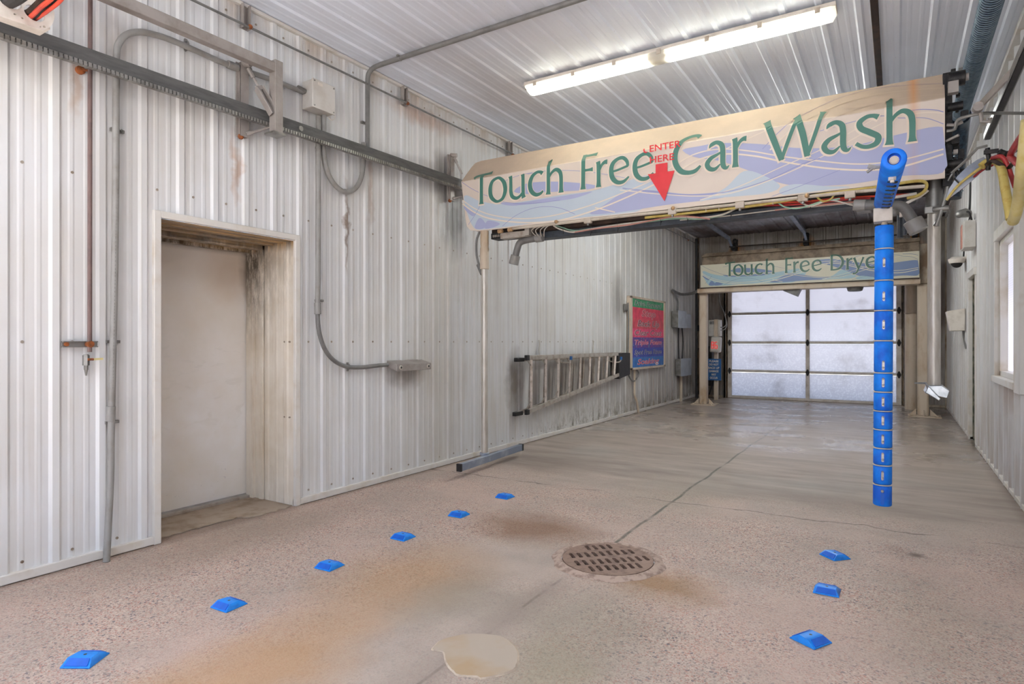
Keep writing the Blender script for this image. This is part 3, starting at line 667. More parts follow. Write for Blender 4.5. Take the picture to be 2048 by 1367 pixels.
# swirl artwork, measured on the front shroud in (x, z) metres
SY = 5.2
def P5(*pts): return [(lambda g: (g.x, g.z))(G(px, py, SY)) for px, py in pts]
def art(mb, surf, tr):
    """slots: 1 pale blue, 2 lavender, 3 cream line, 4 deep lavender line"""
    T = lambda pts: [tr(*p) for p in pts]
    fills = [
     (1, P5((928, 392), (960, 402), (1000, 408), (1050, 402), (1120, 390), (1180, 382), (1240, 366), (1300, 350), (1330, 372), (1300, 400), (1270, 424), (1180, 433), (1060, 447), (975, 458), (945, 452))),
     (2, P5((929, 412), (950, 424), (945, 432), (931, 420))),
     (2, P5((1028, 383), (1050, 368), (1090, 363), (1150, 365), (1195, 372), (1165, 380), (1100, 384), (1060, 388))),
     (2, P5((1000, 405), (1040, 405), (1085, 398), (1150, 388), (1185, 383), (1150, 396), (1110, 402), (1060, 408), (1020, 411))),
     (2, P5((1205, 412), (1250, 384), (1300, 380), (1380, 388), (1470, 378), (1540, 350), (1520, 376), (1440, 396), (1330, 410), (1240, 424), (1180, 428))),
     (2, P5((1365, 300), (1400, 292), (1440, 286), (1520, 288), (1600, 296), (1700, 292), (1800, 268), (1886, 254), (1888, 300), (1888, 344), (1800, 352), (1700, 368), (1600, 372), (1540, 360), (1500, 342), (1440, 322), (1390, 314))),
     (1, P5((1488, 342), (1530, 352), (1560, 372), (1535, 386), (1480, 392), (1430, 396), (1400, 402), (1450, 376))),
     (1, P5((1560, 378), (1590, 368), (1650, 372), (1700, 374), (1640, 384), (1570, 390))),
     (2, P5((955, 440), (962, 436), (972, 449), (966, 457), (950, 456))), (2, P5((976, 441), (1000, 447), (985, 455), (970, 456))),
    ]
    for i, (s_, p) in enumerate(fills): fillpoly(mb, T(p), surf, .0006+.0001*i, s_)
    lines = [
     (3, .010, P5((925, 400), (950, 417), (985, 430), (1040, 437), (1100, 432), (1170, 414), (1240, 388), (1300, 362), (1350, 330), (1390, 308), (1440, 298), (1500, 302), (1560, 312), (1640, 322), (1720, 328), (1800, 320), (1887, 298))),
     (3, .013, P5((925, 407), (950, 425), (985, 438), (1050, 445), (1120, 440), (1190, 420), (1250, 396), (1310, 368), (1360, 340), (1400, 318), (1450, 308), (1510, 312), (1570, 324), (1650, 336), (1730, 340), (1800, 334), (1887, 308))),
     (3, .008, P5((1240, 380), (1320, 388), (1400, 392), (1470, 384), (1560, 352), (1650, 310), (1720, 270), (1780, 240), (1840, 226), (1887, 226))),
     (3, .007, P5((1400, 400), (1480, 372), (1560, 335), (1640, 300), (1700, 265), (1760, 232))),
     (3, .010, P5((1190, 415), (1230, 424))),
     (4, .0045, P5((924, 364), (945, 378), (975, 392), (1010, 404), (1060, 407), (1120, 400))),
     (4, .0045, P5((960, 412), (950, 430), (937, 449))),
     (4, .0045, P5((1005, 452), (1030, 432), (1060, 418), (1090, 413), (1120, 416), (1150, 428))),
     (4, .004, P5((1055, 348), (1100, 341), (1160, 342), (1220, 350), (1260, 358))),
     (4, .004, P5((1000, 366), (1040, 350), (1080, 343))),
     (4, .0055, P5((1245, 376), (1300, 382), (1370, 389), (1450, 384), (1530, 362), (1600, 330), (1640, 316))),
     (4, .0045, P5((1525, 298), (1560, 262), (1600, 228), (1650, 196), (1700, 174), (1760, 160), (1820, 156), (1887, 156))),
     (4, .006, P5((1800, 224), (1840, 219), (1870, 220), (1887, 224))),
     (4, .0045, P5((1640, 262), (1700, 245), (1760, 232), (1800, 236), (1850, 236), (1887, 248))),
     (4, .004, P5((1540, 394), (1600, 372), (1680, 340))),
     (3, .012, P5((1540, 300), (1580, 262), (1640, 220), (1700, 192), (1780, 174), (1887, 168))),
     (3, .007, P5((1600, 285), (1660, 240), (1740, 206), (1820, 190), (1887, 186))),
     (3, .008, P5((1400, 330), (1440, 304), (1490, 280), (1530, 262))),
    ]
    for i, (s_, w_, p) in enumerate(lines): ribbon(mb, [(q[0], q[1], w_) for q in T(p)], surf, .0017+.00005*i, 8, s_)

# ================================================================ wash gantry
ZB = 2.99
def sf(x, z, e):
    if z <= ZB: return (x, SY-e, z)
    t = (z-ZB)
    return (x, SY+t*.78-e*.8, z+e*.6)
vy = lambda n, c: vinyl(n, c, ZB, .66, (178, 152, 124), 1.80)
M_['v0'] = vy('shroud_cream', (220, 206, 194)); M_['v1'] = vy('shroud_pale_blue', (190, 202, 214)); M_['v2'] = vy('shroud_lavender', (170, 174, 208))
M_['v3'] = vy('shroud_cream_line', (232, 218, 202)); M_['v4'] = vy('shroud_lavender_line', (146, 148, 196)); M_['v5'] = vinyl('letter_green', (72, 124, 112), ZB, .32, (86, 104, 84)); M_['v6'] = vy('letter_halo', (236, 220, 204))
gan = thing('wash_gantry', (-1.7, 5.4, 0), 'overhead car wash gantry with long white and lavender Touch Free Car Wash sign', 'car wash machine')
mb = MB()
XA, XB = -3.9, .282
out = [(XA, ZB), (XA+.03, 2.8), (XA+.055, 2.6), (XA+.075, 2.51), (XA+.12, 2.465), (XA+.22, 2.452), (XA+.5, 2.45), (XB, 2.44), (XB, ZB)]
mb.prism([sf(x, z, 0) for x, z in out], (0, .012, 0))
mb.add([sf(XA, ZB, 0), sf(XB, ZB, 0), sf(XB+.004, 3.222, 0), sf(XA+.12, 3.24, 0), sf(XA+.055, 3.225, 0), sf(XA+.03, 3.17, 0)], [(0, 1, 2, 3, 4, 5)])
mb.add([sf(XA+.055, 3.225, 0), sf(XB, 3.222, 0), (XB, SY+.42, 3.235), (XA+.06, SY+.42, 3.235)], [(0, 1, 2, 3)])
mb.tube([(XA+.2, SY+.004, 2.452), (XB, SY+.004, 2.442)], .008, 6)
sh = mb.build('sign_shroud', 'v0', gan, smooth=20)
sh['label'] = 'cream and lavender shroud with curved swirl artwork'
mb = MB(); art(mb, sf, lambda x, z: (x, z)); mb.build('swirl_artwork', ['v0', 'v1', 'v2', 'v3', 'v4'], sh, smooth=0)
txt = [('T', -3.734), ('o', -3.549), ('u', -3.30), ('c', -3.079), ('h', -2.874), ('F', -2.506), ('r', -2.345), ('e', -2.222), ('e', -1.997), ('C', -1.637), ('a', -1.364), ('r', -1.137), ('W', -.895), ('a', -.491), ('s', -.263), ('h', -.072)]
mb = MB(); word(mb, txt, sf, 2.72, 1., .0032, 0, .009, -.004, -.005); mb.build('lettering_halo', 'v6', sh, smooth=0)
mb = MB(); word(mb, txt, sf, 2.72, 1., .0062, 0); mb.build('lettering', 'v5', sh, smooth=0)['label'] = 'dark green letters reading Touch Free Car Wash'
mb = MB()
put_text(mb, text2d('ENTER', .056, .275, bold=.012), sf(-1.698, 2.962, .0095), (1, 0, 0), (0, 0, 1))
put_text(mb, text2d('HERE', .056, .215, bold=.012), sf(-1.726, 2.862, .0096), (1, 0, 0), (0, 0, 1))
ribbon(mb, [(-1.888, 2.995, .012), (-1.885, 2.975, .014), (-1.872, 2.964, .013), (-1.856, 2.966, .006)], sf, .0095)
mb.build('decal_text', 'signred', sh, smooth=0)['label'] = 'red CENTER HERE decal, its first letter peeled'
mb = MB()
mb.add([sf(*p, .0098) for p in ((-1.782, 2.845), (-1.677, 2.845), (-1.677, 2.767), (-1.782, 2.767))], [(0, 1, 2, 3)])
mb.add([sf(*p, .0098) for p in ((-1.852, 2.768), (-1.614, 2.767), (-1.703, 2.514))], [(0, 1, 2)])
mb.build('decal_arrow', 'signred', sh, smooth=0)['label'] = 'red downward arrow decal'
# black machinery and beams behind the shroud
mb = MB(); mb.box((-3.58, 5.3, 2.4), (.2, 5.62, 2.62)); mb.box((-3.6, 5.34, 2.62), (.27, 5.4, 3.1)); mb.box((-3.3, 5.26, 2.44), (.0, 5.3, 2.54))
mb.build('main_beam', 'darkbrown', gan, bevel=.006)
mb = MB(); mb.box((-3.2, 5.36, 2.335), (.12, 5.5, 2.4)); mb.build('lower_channel', 'darkblue', gan, bevel=.004)
mb = MB(); mb.box((-3.56, 5.26, 2.36), (-3.3, 5.4, 2.42), 0); mb.box((-3.42, 5.22, 2.345), (-3.08, 5.3, 2.405), 1); mb.box((-3.12, 5.2, 2.35), (-3.07, 5.34, 2.44), 1)
for i in range(6): mb.box((-3.53+i*.022, 5.245, 2.375), (-3.52+i*.022, 5.26, 2.4), 1)
mb.build('carriage_end', ['black', 'alu'], gan, bevel=.003)
mb = MB()
for i in range(26):
    x = random.uniform(.26, .38); y = random.uniform(5.22, 5.6); z = random.uniform(2.42, 3.2); s_ = random.uniform(.015, .05)
    mb.box((x, y, z), (x+s_, y+s_*1.4, z+s_*random.choice((.6, 1, 2))), random.choice((0, 0, 0, 1)))
mb.box((.275, 5.3, 2.4), (.33, 5.6, 3.2), 0)
for z in (2.55, 2.95, 3.12): mb.cyl((.3, 5.3, z), (.39, 5.3, z), .03, 14, 0)
mb.cyl((.3, 5.26, 3.13), (.40, 5.26, 3.13), .05, 16, 0); mb.cyl((.36, 5.26, 3.13), (.42, 5.26, 3.13), .026, 12, 1)
mb.tube([(.28, 5.3, 2.46), (.33, 5.24, 2.5), (.36, 5.22, 2.44), (.33, 5.25, 2.38)], .012, 8, 0, k=5); mb.tube([(.29, 5.24, 2.7), (.36, 5.2, 2.72)], .01, 8, 1)
mb.box((.3, 5.2, 3.02), (.36, 5.26, 3.1), 1)
mb.build('drive_mechanism', ['blackgear', 'warmsteel'], gan, bevel=.002)
# spray bar along the lower edge, its fittings and hoses
gp = lambda px, py, y=5.16: G(px, py, y)
pA, pB = gp(1018, 458), gp(1850, 372)
mb = MB(); mb.tube([pA, gp(1250, 432), gp(1500, 406), gp(1700, 384), pB], .0125, 10)
mb.build('spray_pipe', 'cream', gan)
for px in (1000, 1020): 
    m2 = MB(); c = gp(px, 459.5 if px > 1010 else 462.5); m2.cyl(c+V(-.022, 0, 0), c+V(.03, 0, .003), .021, 8); m2.build('pipe_fitting', 'brass', gan, bevel=.003)
for px, py in ((1176, 440), (1345, 422), (1480, 409), (1606, 395), (1700, 388)):
    c = gp(px, py); m2 = MB(); m2.box(c+V(-.035, -.02, -.03), c+V(.035, .02, .02), 0); m2.cyl(c+V(0, 0, -.05), c+V(0, 0, -.02), .012, 8, 1); m2.build('nozzle_block', ['cream', 'galv'], gan, bevel=.005)
for px, py in ((1112, 443), (1346, 416), (1614, 391)):
    c = gp(px, py, 5.14); m2 = MB(); m2.ball(c, .018, 10); m2.cyl(c, c+V(0, .05, 0), .01, 8); m2.build('brass_nozzle', 'brass', gan)
for px in (1412, 1438, 1546, 1694, 1700):
    c = gp(px, 458-(px-1018)*.1035); m2 = MB(); m2.tube([c+V(-.0, 0, -.018), c+V(0, -.018, 0), c+V(0, 0, .018), c+V(0, .018, 0)], .0045, 6, closed=True); m2.build('pipe_clip', 'whitet', gan)
mb = MB(); mb.tube([gp(1290, 435, 5.17), gp(1400, 423.5, 5.17), gp(1520, 409.5, 5.17), gp(1640, 389, 5.17), gp(1760, 373, 5.17), gp(1830, 362, 5.17), gp(1852, 366, 5.17), gp(1850, 380, 5.17), gp(1835, 391, 5.17), gp(1815, 396, 5.2)], [.011], 8, k=6)
mb.build('yellow_hose', 'yellow', gan)
for m_, r_, pts, y_ in (
  ('whitet', .0075, ((1107, 451), (1120, 458), (1145, 464), (1180, 458), (1230, 450), (1300, 441), (1345, 434), (1400, 435), (1440, 430), (1465, 420), (1480, 410)), 5.24),
  ('green', .0065, ((1107, 449), (1125, 455), (1150, 461), (1190, 456), (1240, 452), (1290, 444), (1350, 437), (1400, 438), (1440, 431), (1470, 418), (1486, 410)), 5.27),
  ('pink', .0065, ((1150, 464), (1200, 456), (1260, 449), (1310, 439), (1350, 432), (1385, 433), (1420, 438)), 5.22),
  ('orange', .008, ((1520, 403), (1560, 405), (1620, 402), (1680, 396), (1750, 392), (1820, 388)), 5.28),
  ('red', .008, ((1500, 410), (1560, 410), (1630, 406), (1700, 398), (1740, 396)), 5.25),
  ('pink', .006, ((1550, 420), (1600, 414), (1660, 408), (1720, 402)), 5.22),
  ('green', .006, ((1550, 400), (1570, 414), (1600, 416), (1640, 404), (1680, 397)), 5.2),
  ('whitet', .006, ((1590, 397), (1620, 412), (1660, 400), (1700, 409), (1722, 412)), 5.2),
  ('yellow', .007, ((1632, 392), (1645, 402), (1660, 399), (1668, 390)), 5.18),
  ('whitet', .005, ((1360, 440), (1450, 432), (1560, 419), (1640, 412), (1720, 404)), 5.3)):
    m2 = MB(); m2.tube([G(a, b, y_) for a, b in pts], r_, 7, k=5); m2.build('supply_tube', m_, gan)
for px, py in ((1127, 457), (1182, 459), (1236, 452), (1322, 438), (1375, 434), (1462, 424), (1621, 404)):
    c = G(px, py, 5.235); m2 = MB(); m2.tube([c+V(0, 0, -.03), c+V(0, -.022, 0), c+V(0, 0, .045), c+V(0, .05, 0)], .003, 6, closed=True); m2.cyl(c+V(0, -.01, -.055), c+V(0, 0, -.03), .0025, 5); m2.build('cable_tie', 'black', gan)
# left leg with foot bar
LX, LY = -3.6, 5.2
leg = MB(); leg.cyl((LX, LY, 2.44), (LX, LY, 2.3), .044, 20); leg.tube([(LX, LY, 2.32), (LX, LY, 2.27), (LX, LY, 2.26), (LX, LY, 2.05), (LX, LY, 2.045)], [.042, .042, .047, .047, .04], 20); leg.build('leg_socket', 'beige', gan)
mb = MB(); mb.cyl((LX, LY, 2.06), (LX, LY, .15), .034, 24); mb.build('leg', 'steel', gan)['label'] = 'bright steel pole hanging at the left end'
a, b = Vector((-3.52, 4.68, .105)), Vector((-3.61, 5.93, .105))
fb = MB(); fb.bar(a, b, .05, .07); fb.cyl((LX, LY, .13), (LX, LY, .16), .05, 16)
fb = fb.build('foot_bar', 'bluew', gan, bevel=.004)
for p, s_ in ((a, -1), (b, 1)):
    m2 = MB(); d = (b-a).normalized(); m2.bar(p-d*.012*-s_*-1 if 0 else p-d*.006, p+d*.03*s_, .054, .074); m2.build('end_cap', 'black', fb, bevel=.003)
mb = MB(); mb.tube([(LX-.06, LY, 2.44), (LX-.1, LY, 2.35), (LX-.1, LY, 2.2), (LX-.055, LY, 2.06), (LX-.03, LY, 1.99), (LX, LY, 1.985)], [.012], 8, k=5); mb.cyl((LX-.08, LY, 2.1), (LX-.03, LY, 2.0), .022, 10)
mb.build('leg_cable', 'pvcd', gan)
# right leg
RX_, RY_ = .228, 5.4
mb = MB(); mb.cyl((RX_, RY_, 2.52), (RX_, RY_, 2.24), .052, 20); mb.build('leg_socket', 'galv', gan)
mb = MB(); mb.cyl((RX_, RY_, 2.25), (RX_, RY_, .985), .04, 24); mb.build('leg', 'steel', gan)['label'] = 'bright steel pole hanging at the right end'
mb = MB()
mb.prism([(.17, 5.3, .93), (.30, 5.3, .9), (.315, 5.3, .955), (.27, 5.3, .99), (.19, 5.3, .985)], (0, .32, -.0)); mb.prism([(.19, 5.25, .985), (.17, 5.25, .94), (.25, 5.25, .885), (.26, 5.25, .9)], (0, .01, 0))
mb.add([(.105, 5.25, 1.0), (.185, 5.28, .995), (.18, 5.3, 1.012), (.105, 5.27, 1.008)], [(0, 1, 2, 3)]); mb.add([(.165, 5.27, 1.01), (.18, 5.26, 1.0), (.215, 5.25, .93), (.2, 5.26, .91)], [(0, 1, 2, 3)])
mb.build('crumpled_foot', 'zinc', gan, bevel=.004)
mb = MB()
mb.tube([(RX_-.01, RY_-.055, 2.25), (RX_+.05, RY_-.07, 2.25), (RX_+.085, RY_-.07, 2.25)], .02, 8); mb.box((RX_-.06, RY_-.06, 2.225), (RX_+.075, RY_-.04, 2.275))
mb.build('leg_clamp', 'galv', gan, bevel=.004)
mb = MB(); mb.tube([G(1896, 362, 5.33), G(1893, 385, 5.33), G(1886, 408, 5.33), G(1876, 440, 5.33), G(1872, 452, 5.33)], [.016, .016, .014, .014, .02], 10); mb.build('leg_linkage', 'galv', gan)
# two bent nozzle arms
def nozzle(pts, y, r1, r2):
    P = [G(a, b, y) for a, b in pts]
    m2 = MB(); m2.tube(P, r1, 14, k=4); n = m2.build('nozzle_arm', 'pvcd', gan)
    d = (P[-1]-P[-2]).normalized(); m3 = MB(); m3.cyl(P[-1]-d*.05, P[-1]+d*.045, r2, 16); m3.build('nozzle_head', 'pvc', n, bevel=.006)
    d = (P[0]-P[1]).normalized(); m3 = MB(); m3.cyl(P[0]-d*.03, P[0]+d*.05, .042, 16); m3.build('elbow_socket', 'pvc', n, bevel=.005)
    return n
nz = nozzle(((1077, 476), (1052, 480), (1040, 485), (1035, 496), (1029, 520)), 5.3, .034, .05)
for dx in (-8, -3, 3, 8):
    m2 = MB(); m2.tube([G(1080+dx, 472, 5.26), G(1076+dx*1.6, 460, 5.2), G(1088+dx, 452, 5.2), G(1107, 449, 5.22)], .0045, 6, k=5); m2.build('feed_tube', 'whitet', nz)
nozzle(((1722, 410), (1780, 411), (1803, 413), (1816, 426), (1832, 452)), 5.2, .038, .062)
mb = MB(); mb.box(G(1718, 396, 5.28)-V(.02, .0, 0), G(1742, 420, 5.28)+V(0, .12, 0)); mb.build('valve_box', 'galv', gan, bevel=.004)
mb = MB(); mb.bar((-.02, 5.26, 2.35), (.12, 5.26, 2.36), .02, .02); mb.tube([G(1802, 434, 5.2), G(1802, 414, 5.2), G(1815, 405, 5.2), G(1842, 391, 5.2), G(1856, 380, 5.2)], .011, 8); mb.build('bent_bracket', 'wht', gan, bevel=.002)
mb = MB(); mb.ball(tuple(G(1789, 425, 5.1)), .028, 14); mb.build('motion_sensor', 'galv', gan)
mb = MB(); mb.cyl(G(1810, 430, 5.35), G(1810, 470, 5.35), .012, 8); mb.cyl(G(1800, 430, 5.42), G(1800, 475, 5.42), .02, 8); mb.build('hanging_pipes', 'darkblue', gan)
# blue wrapped spray arm: horizontal boom towards the entrance, drop pipe below its inner end
aA, aB = Vector((-.012, 3.62, 2.215)), Vector((-.078, 4.86, 2.24))
arm = MB(); arm.cyl(aA+V(0, .02, 0), aB, .022, 12); arm = arm.build('spray_arm', 'wht', gan)
d = (aB-aA).normalized()
def sleeve(a, b, r, n=24, r_in=.03):
    m = MB(); a = Vector(a); b = Vector(b); q = (b-a).normalized(); e = .006
    m.tube([a+q*.0, a+q*.0, a+q*e, b-q*e, b, b], [r_in, r-e, r, r, r-e, r_in], n, cap=False); return m
sl = sleeve(aA, aB, .056)
sl.tube([aA+d*.05, aA], [.03, .03], 16, cap=False)
sb = sl.build('boom_sleeve', 'blue', arm, smooth=50); sb['label'] = 'blue foam sleeve around the horizontal boom'
mb = MB(); mb.cyl(aA+d*.03, aA+d*.05, .03, 16, 1); mb.cyl(aA+d*.014, aA+d*.04, .018, 16); mb.build('boom_plug', ['cream', 'studd'], arm)
side = d.cross(V(0, 0, 1)).normalized()
for i in range(8):
    c = aA+d*(.3+.115*i); dn = (V(0, 0, -1)*.9-side*.0+V(0, 0, 0)).normalized()
    dd = (V(0, 0, -.9)-d*.0-side*-.12).normalized()
    m2 = MB(); e = c+dd*.0535
    m2.bar(e-d*.03-side*.02, e+d*.02+side*.02, .016, .012, up=dd); m2.ball(e+side*.012, .007, 8); m2.build('spray_slot', 'darkblue', arm, bevel=.003)
m2 = MB(); c = aA+d*.17+V(0, 0, -.058); m2.cyl(c+V(0, 0, .02), c+V(0, 0, -.012), .018, 10); m2.cyl(c+V(0, 0, -.01)+side*.0, c+V(0, 0, -.025), .01, 8); m2.build('spray_tip', 'wht', arm)
m2 = MB(); c = aA+d*.14-side*.056; m2.tube([c+side*.02, c-side*.03, c-side*.06+V(0, 0, -.02)], .008, 6); m2.bar(c-side*.02, c-side*.055+V(0, 0, .012), .012, .02); m2.build('zip_tie', 'pvc', arm)
PX, PY = -.072, 4.8
mb = MB(); mb.box((PX-.062, PY-.05, 2.1), (PX+.048, PY+.06, 2.19)); mb.box((PX-.03, PY-.03, 2.19), (PX+.03, PY+.05, 2.24)); mb.build('swivel_block', 'wht', arm, bevel=.005)
mb = MB(); mb.cyl((PX, PY, 2.11), (PX, PY, .3), .018, 14); mb.build('drop_pipe', 'beige', arm)
zs = [1.3+(683-y)*.003345 for y in (450, 498, 561, 621, 681, 745, 783, 821, 858, 895, 929, 968, 1011)]
toCam = (V(0, 0, 0)-V(PX, PY, 0)).normalized(); rt = V(0, 0, 1).cross(-toCam)
for i in range(12):
    t0, t1 = zs[i], zs[i+1]
    lean = lambda z: V(PX-.012*(2.08-z)/2, PY, z)
    o = sleeve(lean(t0-.004), lean(t1+.004), .055).build('foam_sleeve', 'blue', arm, smooth=50)
    if i < 11:
        m2 = MB(); m2.tube([lean(t1)+V(math.cos(a)*.0545, math.sin(a)*.0545, 0) for a in [k*math.pi/12 for k in range(24)]], .0042, 6, closed=True); m2.build('white_band', 'whitet', arm)
    if i > 0:
        zc = {1: (t0+t1)/2+.01, 2: (t0+t1)/2-.008, 3: (t0+t1)/2+.005, 4: t1+.05}.get(i, (t0+t1)/2)
        c = lean(zc)+toCam*.0548; hh = .026 if i < 11 else .045
        def cap(w_, h_, off, sl_, m):
            lp = [c+toCam*off+rt*(w_*math.cos(a))+V(0, 0, w_*math.sin(a)+(h_ if math.sin(a) > 0 else -h_)) for a in [math.pi*k/8 for k in range(16)]]
            m.prism(lp, toCam*-.012, sl_)
        m2 = MB(); cap(.011, hh, .0015, 0, m2)
        if i < 11: cap(.0072, hh-.004, .003, 1, m2); m2.ball(c+toCam*.004+V(0, 0, hh), .006, 8, 1); m2.ball(c+toCam*.004-V(0, 0, hh-.012), .007, 8, 1)
        else: m2.ball(c+toCam*.002+V(0, 0, hh-.01), .01, 8, 1)
        m2.build('spray_slot', ['studd', 'steel'], arm)

# ================================================================ rails and brackets
def rail(name, pa, pb, label, sgn, parent=None):
    """channel rail; pa, pb = top outer edge; sgn: side facing the bay"""
    t = thing(name, tuple(pa), label, 'rail', 'overhead gantry rails'); a = Vector(pa); b = Vector(pb)
    m = MB(); m.bar(a-V(0, 0, .045), b-V(0, 0, .045), .012, .09); m.bar(a+V(-sgn*.02, 0, -.003), b+V(-sgn*.02, 0, -.003), .05, .008)
    m.build('rail_web', 'rail', t, bevel=.001)
    m = MB(); m.bar(a+V(sgn*.012, 0, -.088), b+V(sgn*.012, 0, -.088), .022, .012); m.build('rail_lip', 'rail', t, bevel=.003)
    m = MB(); d_ = (b-a); n = int(d_.length/.024)
    for i in range(n):
        p = a+d_*(i/n)+V(sgn*.014, 0, -.1); m.bar(p, p+d_.normalized()*.017+V(0, 0, -.0), .03, .024, up=(0, .4, 1))
    m.bar(a+V(sgn*.004, 0, -.1), b+V(sgn*.004, 0, -.1), .03, .022)
    m.build('rail_strip', 'galv', t)['label'] = 'ribbed strip along the underside'
    return t
RO = .125                                             # rail stands this far off the left wall
ra, rb = L(0, 35, RO), L(925, 360, RO); k_ = (rb.z-ra.z)/(rb.y-ra.y)
rz = lambda y: ra.z+k_*(y-ra.y)
rl = rail('gantry_rail', (XL+RO, Y0+.15, rz(Y0+.15)), (XL+RO, 6.6, rz(6.6)), 'dark grey steel rail crossing the upper left wall toward the sign', 1)
g = L(600, 246, RO); m2 = MB(); m2.cyl((XL+RO+.004, g.y, rz(g.y)-.045), (XL+RO+.015, g.y, rz(g.y)-.045), .02, 16); m2.build('rail_bolt', 'galv', rl)
rr = thing('gantry_rail', (.6, 4, 2.95), 'dark slotted strut rail slanting down beside the right wall ribs', 'rail', 'overhead gantry rails')
m2 = MB(); a, b = V(.6, Y0+.1, 2.95), V(.6, 6.05, 2.93)
m2.bar(a, b, .045, .006); m2.bar(a+V(-.022, 0, -.022), b+V(-.022, 0, -.022), .005, .045); m2.bar(a+V(.022, 0, -.022), b+V(.022, 0, -.022), .005, .045); m2.build('rail_web', 'galv', rr)
m2 = MB(); m2.bar(a+V(0, 0, -.04), b+V(0, 0, -.04), .034, .018); m2.build('rail_slot', 'black', rr)
def wall_bracket(y, z0, z1, label, full):
    t = thing('rail_bracket', (XL, y, (z0+z1)/2), label, 'bracket', 'rail brackets on the left wall')
    m = MB(); x = XL+.022
    m.bar((x+.025, y-.04, z0), (x+.025, y-.04, z1), .006, .05, up=(0, 1, 0)); m.box((x, y-.045, z0), (x+.05, y-.037, z1)); m.box((x+.045, y-.045, z0), (x+.051, y+.02, z1)); m.box((x, y+.014, z0), (x+.05, y+.02, z1))
    m.build('wall_channel', 'warmsteel', t)
    ta = V(x+.06, y+.01, z1-.03)
    if full:
        tb = L(548, 228, .2); mid = ta.lerp(tb, .42)
        m = MB(); m.cyl(ta, ta+(tb-ta)*.2, .015, 8); m.cyl(ta, mid, .0085, 8); m.build('tension_rod', 'warmsteel', t)
        n_ = V(.0, .024, .012)
        m = MB()
        for sg_ in (-1, 1): m.bar(mid+n_*sg_, tb+n_*sg_, .008, .05, up=(1, 0, 0))
        m.bar(mid-n_, mid+n_, .03, .02, up=(1, 0, 0)); m.cyl(mid, tb, .007, 8); m.build('turnbuckle', 'warmsteel', t, bevel=.002)
        lb = L(548, 252, .15)
    else:
        tb = L(924, 348, .13); m = MB(); m.cyl(ta, tb, .011, 8); m.cyl(ta, ta.lerp(tb, .3), .017, 8); m.build('tension_rod', 'warmsteel', t); lb = L(924, 392, .13)
    la = V(x+.05, y, z0+.02); m = MB(); m.cyl(la, lb, .010, 8); m.cyl(la, la.lerp(lb, .2), .016, 8); m.build('lower_strut', 'warmsteel', t)
    m = MB(); m.ball((x+.03, y-.03, z0), .022, 10); m.build('rusty_bolt', 'rust', t)
    m = MB(); m.cyl((x+.03, y-.02, z1+.0), (x+.1, y+.0, z1-.01), .022, 8); m.build('eye_bolt', 'warmsteel', t)
    return t
wall_bracket(2.725, 2.775, 3.30, 'warm grey wall bracket with turnbuckle above the side door', True)
wall_bracket(5.16, 2.79, 3.27, 'weathered wall bracket partly hidden by the sign left end', False)
# hanging frame: square beam and post carrying the rail
t = thing('rail_hanger_frame', (-3.86, 2.9, 2.8), 'grey square steel beam and drop post holding the left rail', 'frame')
fo = .19; g0, g1 = L(552, 126, fo), L(552, 266, fo); gb = L(540, 144, fo); gl_ = L(197, 0, fo)
mb = MB(); zb2 = lambda y: gb.z+(gl_.z-gb.z)*(y-gb.y)/(gl_.y-gb.y)*.6
mb.bar((XL+fo, Y0+.05, zb2(Y0)+.04), (XL+fo, g0.y-.03, gb.z+.04), .06, .07); mb.build('beam', 'warmsteel', t, bevel=.004)
mb = MB(); mb.box((XL+fo-.035, g0.y-.032, g1.z), (XL+fo+.035, g0.y+.035, g0.z+.01)); mb.build('post', 'warmsteel', t, bevel=.003)
mb = MB(); mb.box((XL+fo-.07, g0.y-.05, g1.z-.014), (XL+fo+.04, g0.y+.06, g1.z)); mb.build('foot_plate', 'galv', t, bevel=.002)
# perforated cable plate at the upper left
def LP(px, py): g = L(px, py, .33); return (g.y, g.z)
outer = [LP(*p) for p in ((-60, 8), (-60, -60), (60, -60), (95, -5), (104, 12), (108, 25), (108, 38), (103, 50), (95, 58), (84, 61), (40, 46), (0, 33), (-30, 20))]
def ell(c, a, b, rot, n=20):
    return [LP(c[0]+a*math.cos(t)*math.cos(rot)-b*math.sin(t)*math.sin(rot), c[1]+a*math.cos(t)*math.sin(rot)+b*math.sin(t)*math.cos(rot)) for t in [2*math.pi*i/n for i in range(n)]]
vs, fs = curve_plate(outer, [ell((68, 27), 24, 13, .6), ell((20, 4), 24, 12, .45), ell((29, 29), 3, 1.6, .4), ell((44, 37), 3, 1.8, .4), ell((88, 54), 3, 2, .4), ell((80, 54), 1.6, 1.5, .4)], .01)
t = thing('cable_plate', (-3.717, 1.3, 2.95), 'white perforated cable plate above the left rail, upper left corner', 'plate')
mb = MB(); mb.add([(XL+.33+v[2], v[0], v[1]) for v in vs], fs); mb.build('plate', 'wht', t, smooth=0)
mb = MB(); mb.box((XL+.2, 1.0, 2.92), (XL+.325, 1.42, 2.93)); mb.build('flange', 'wht', t)
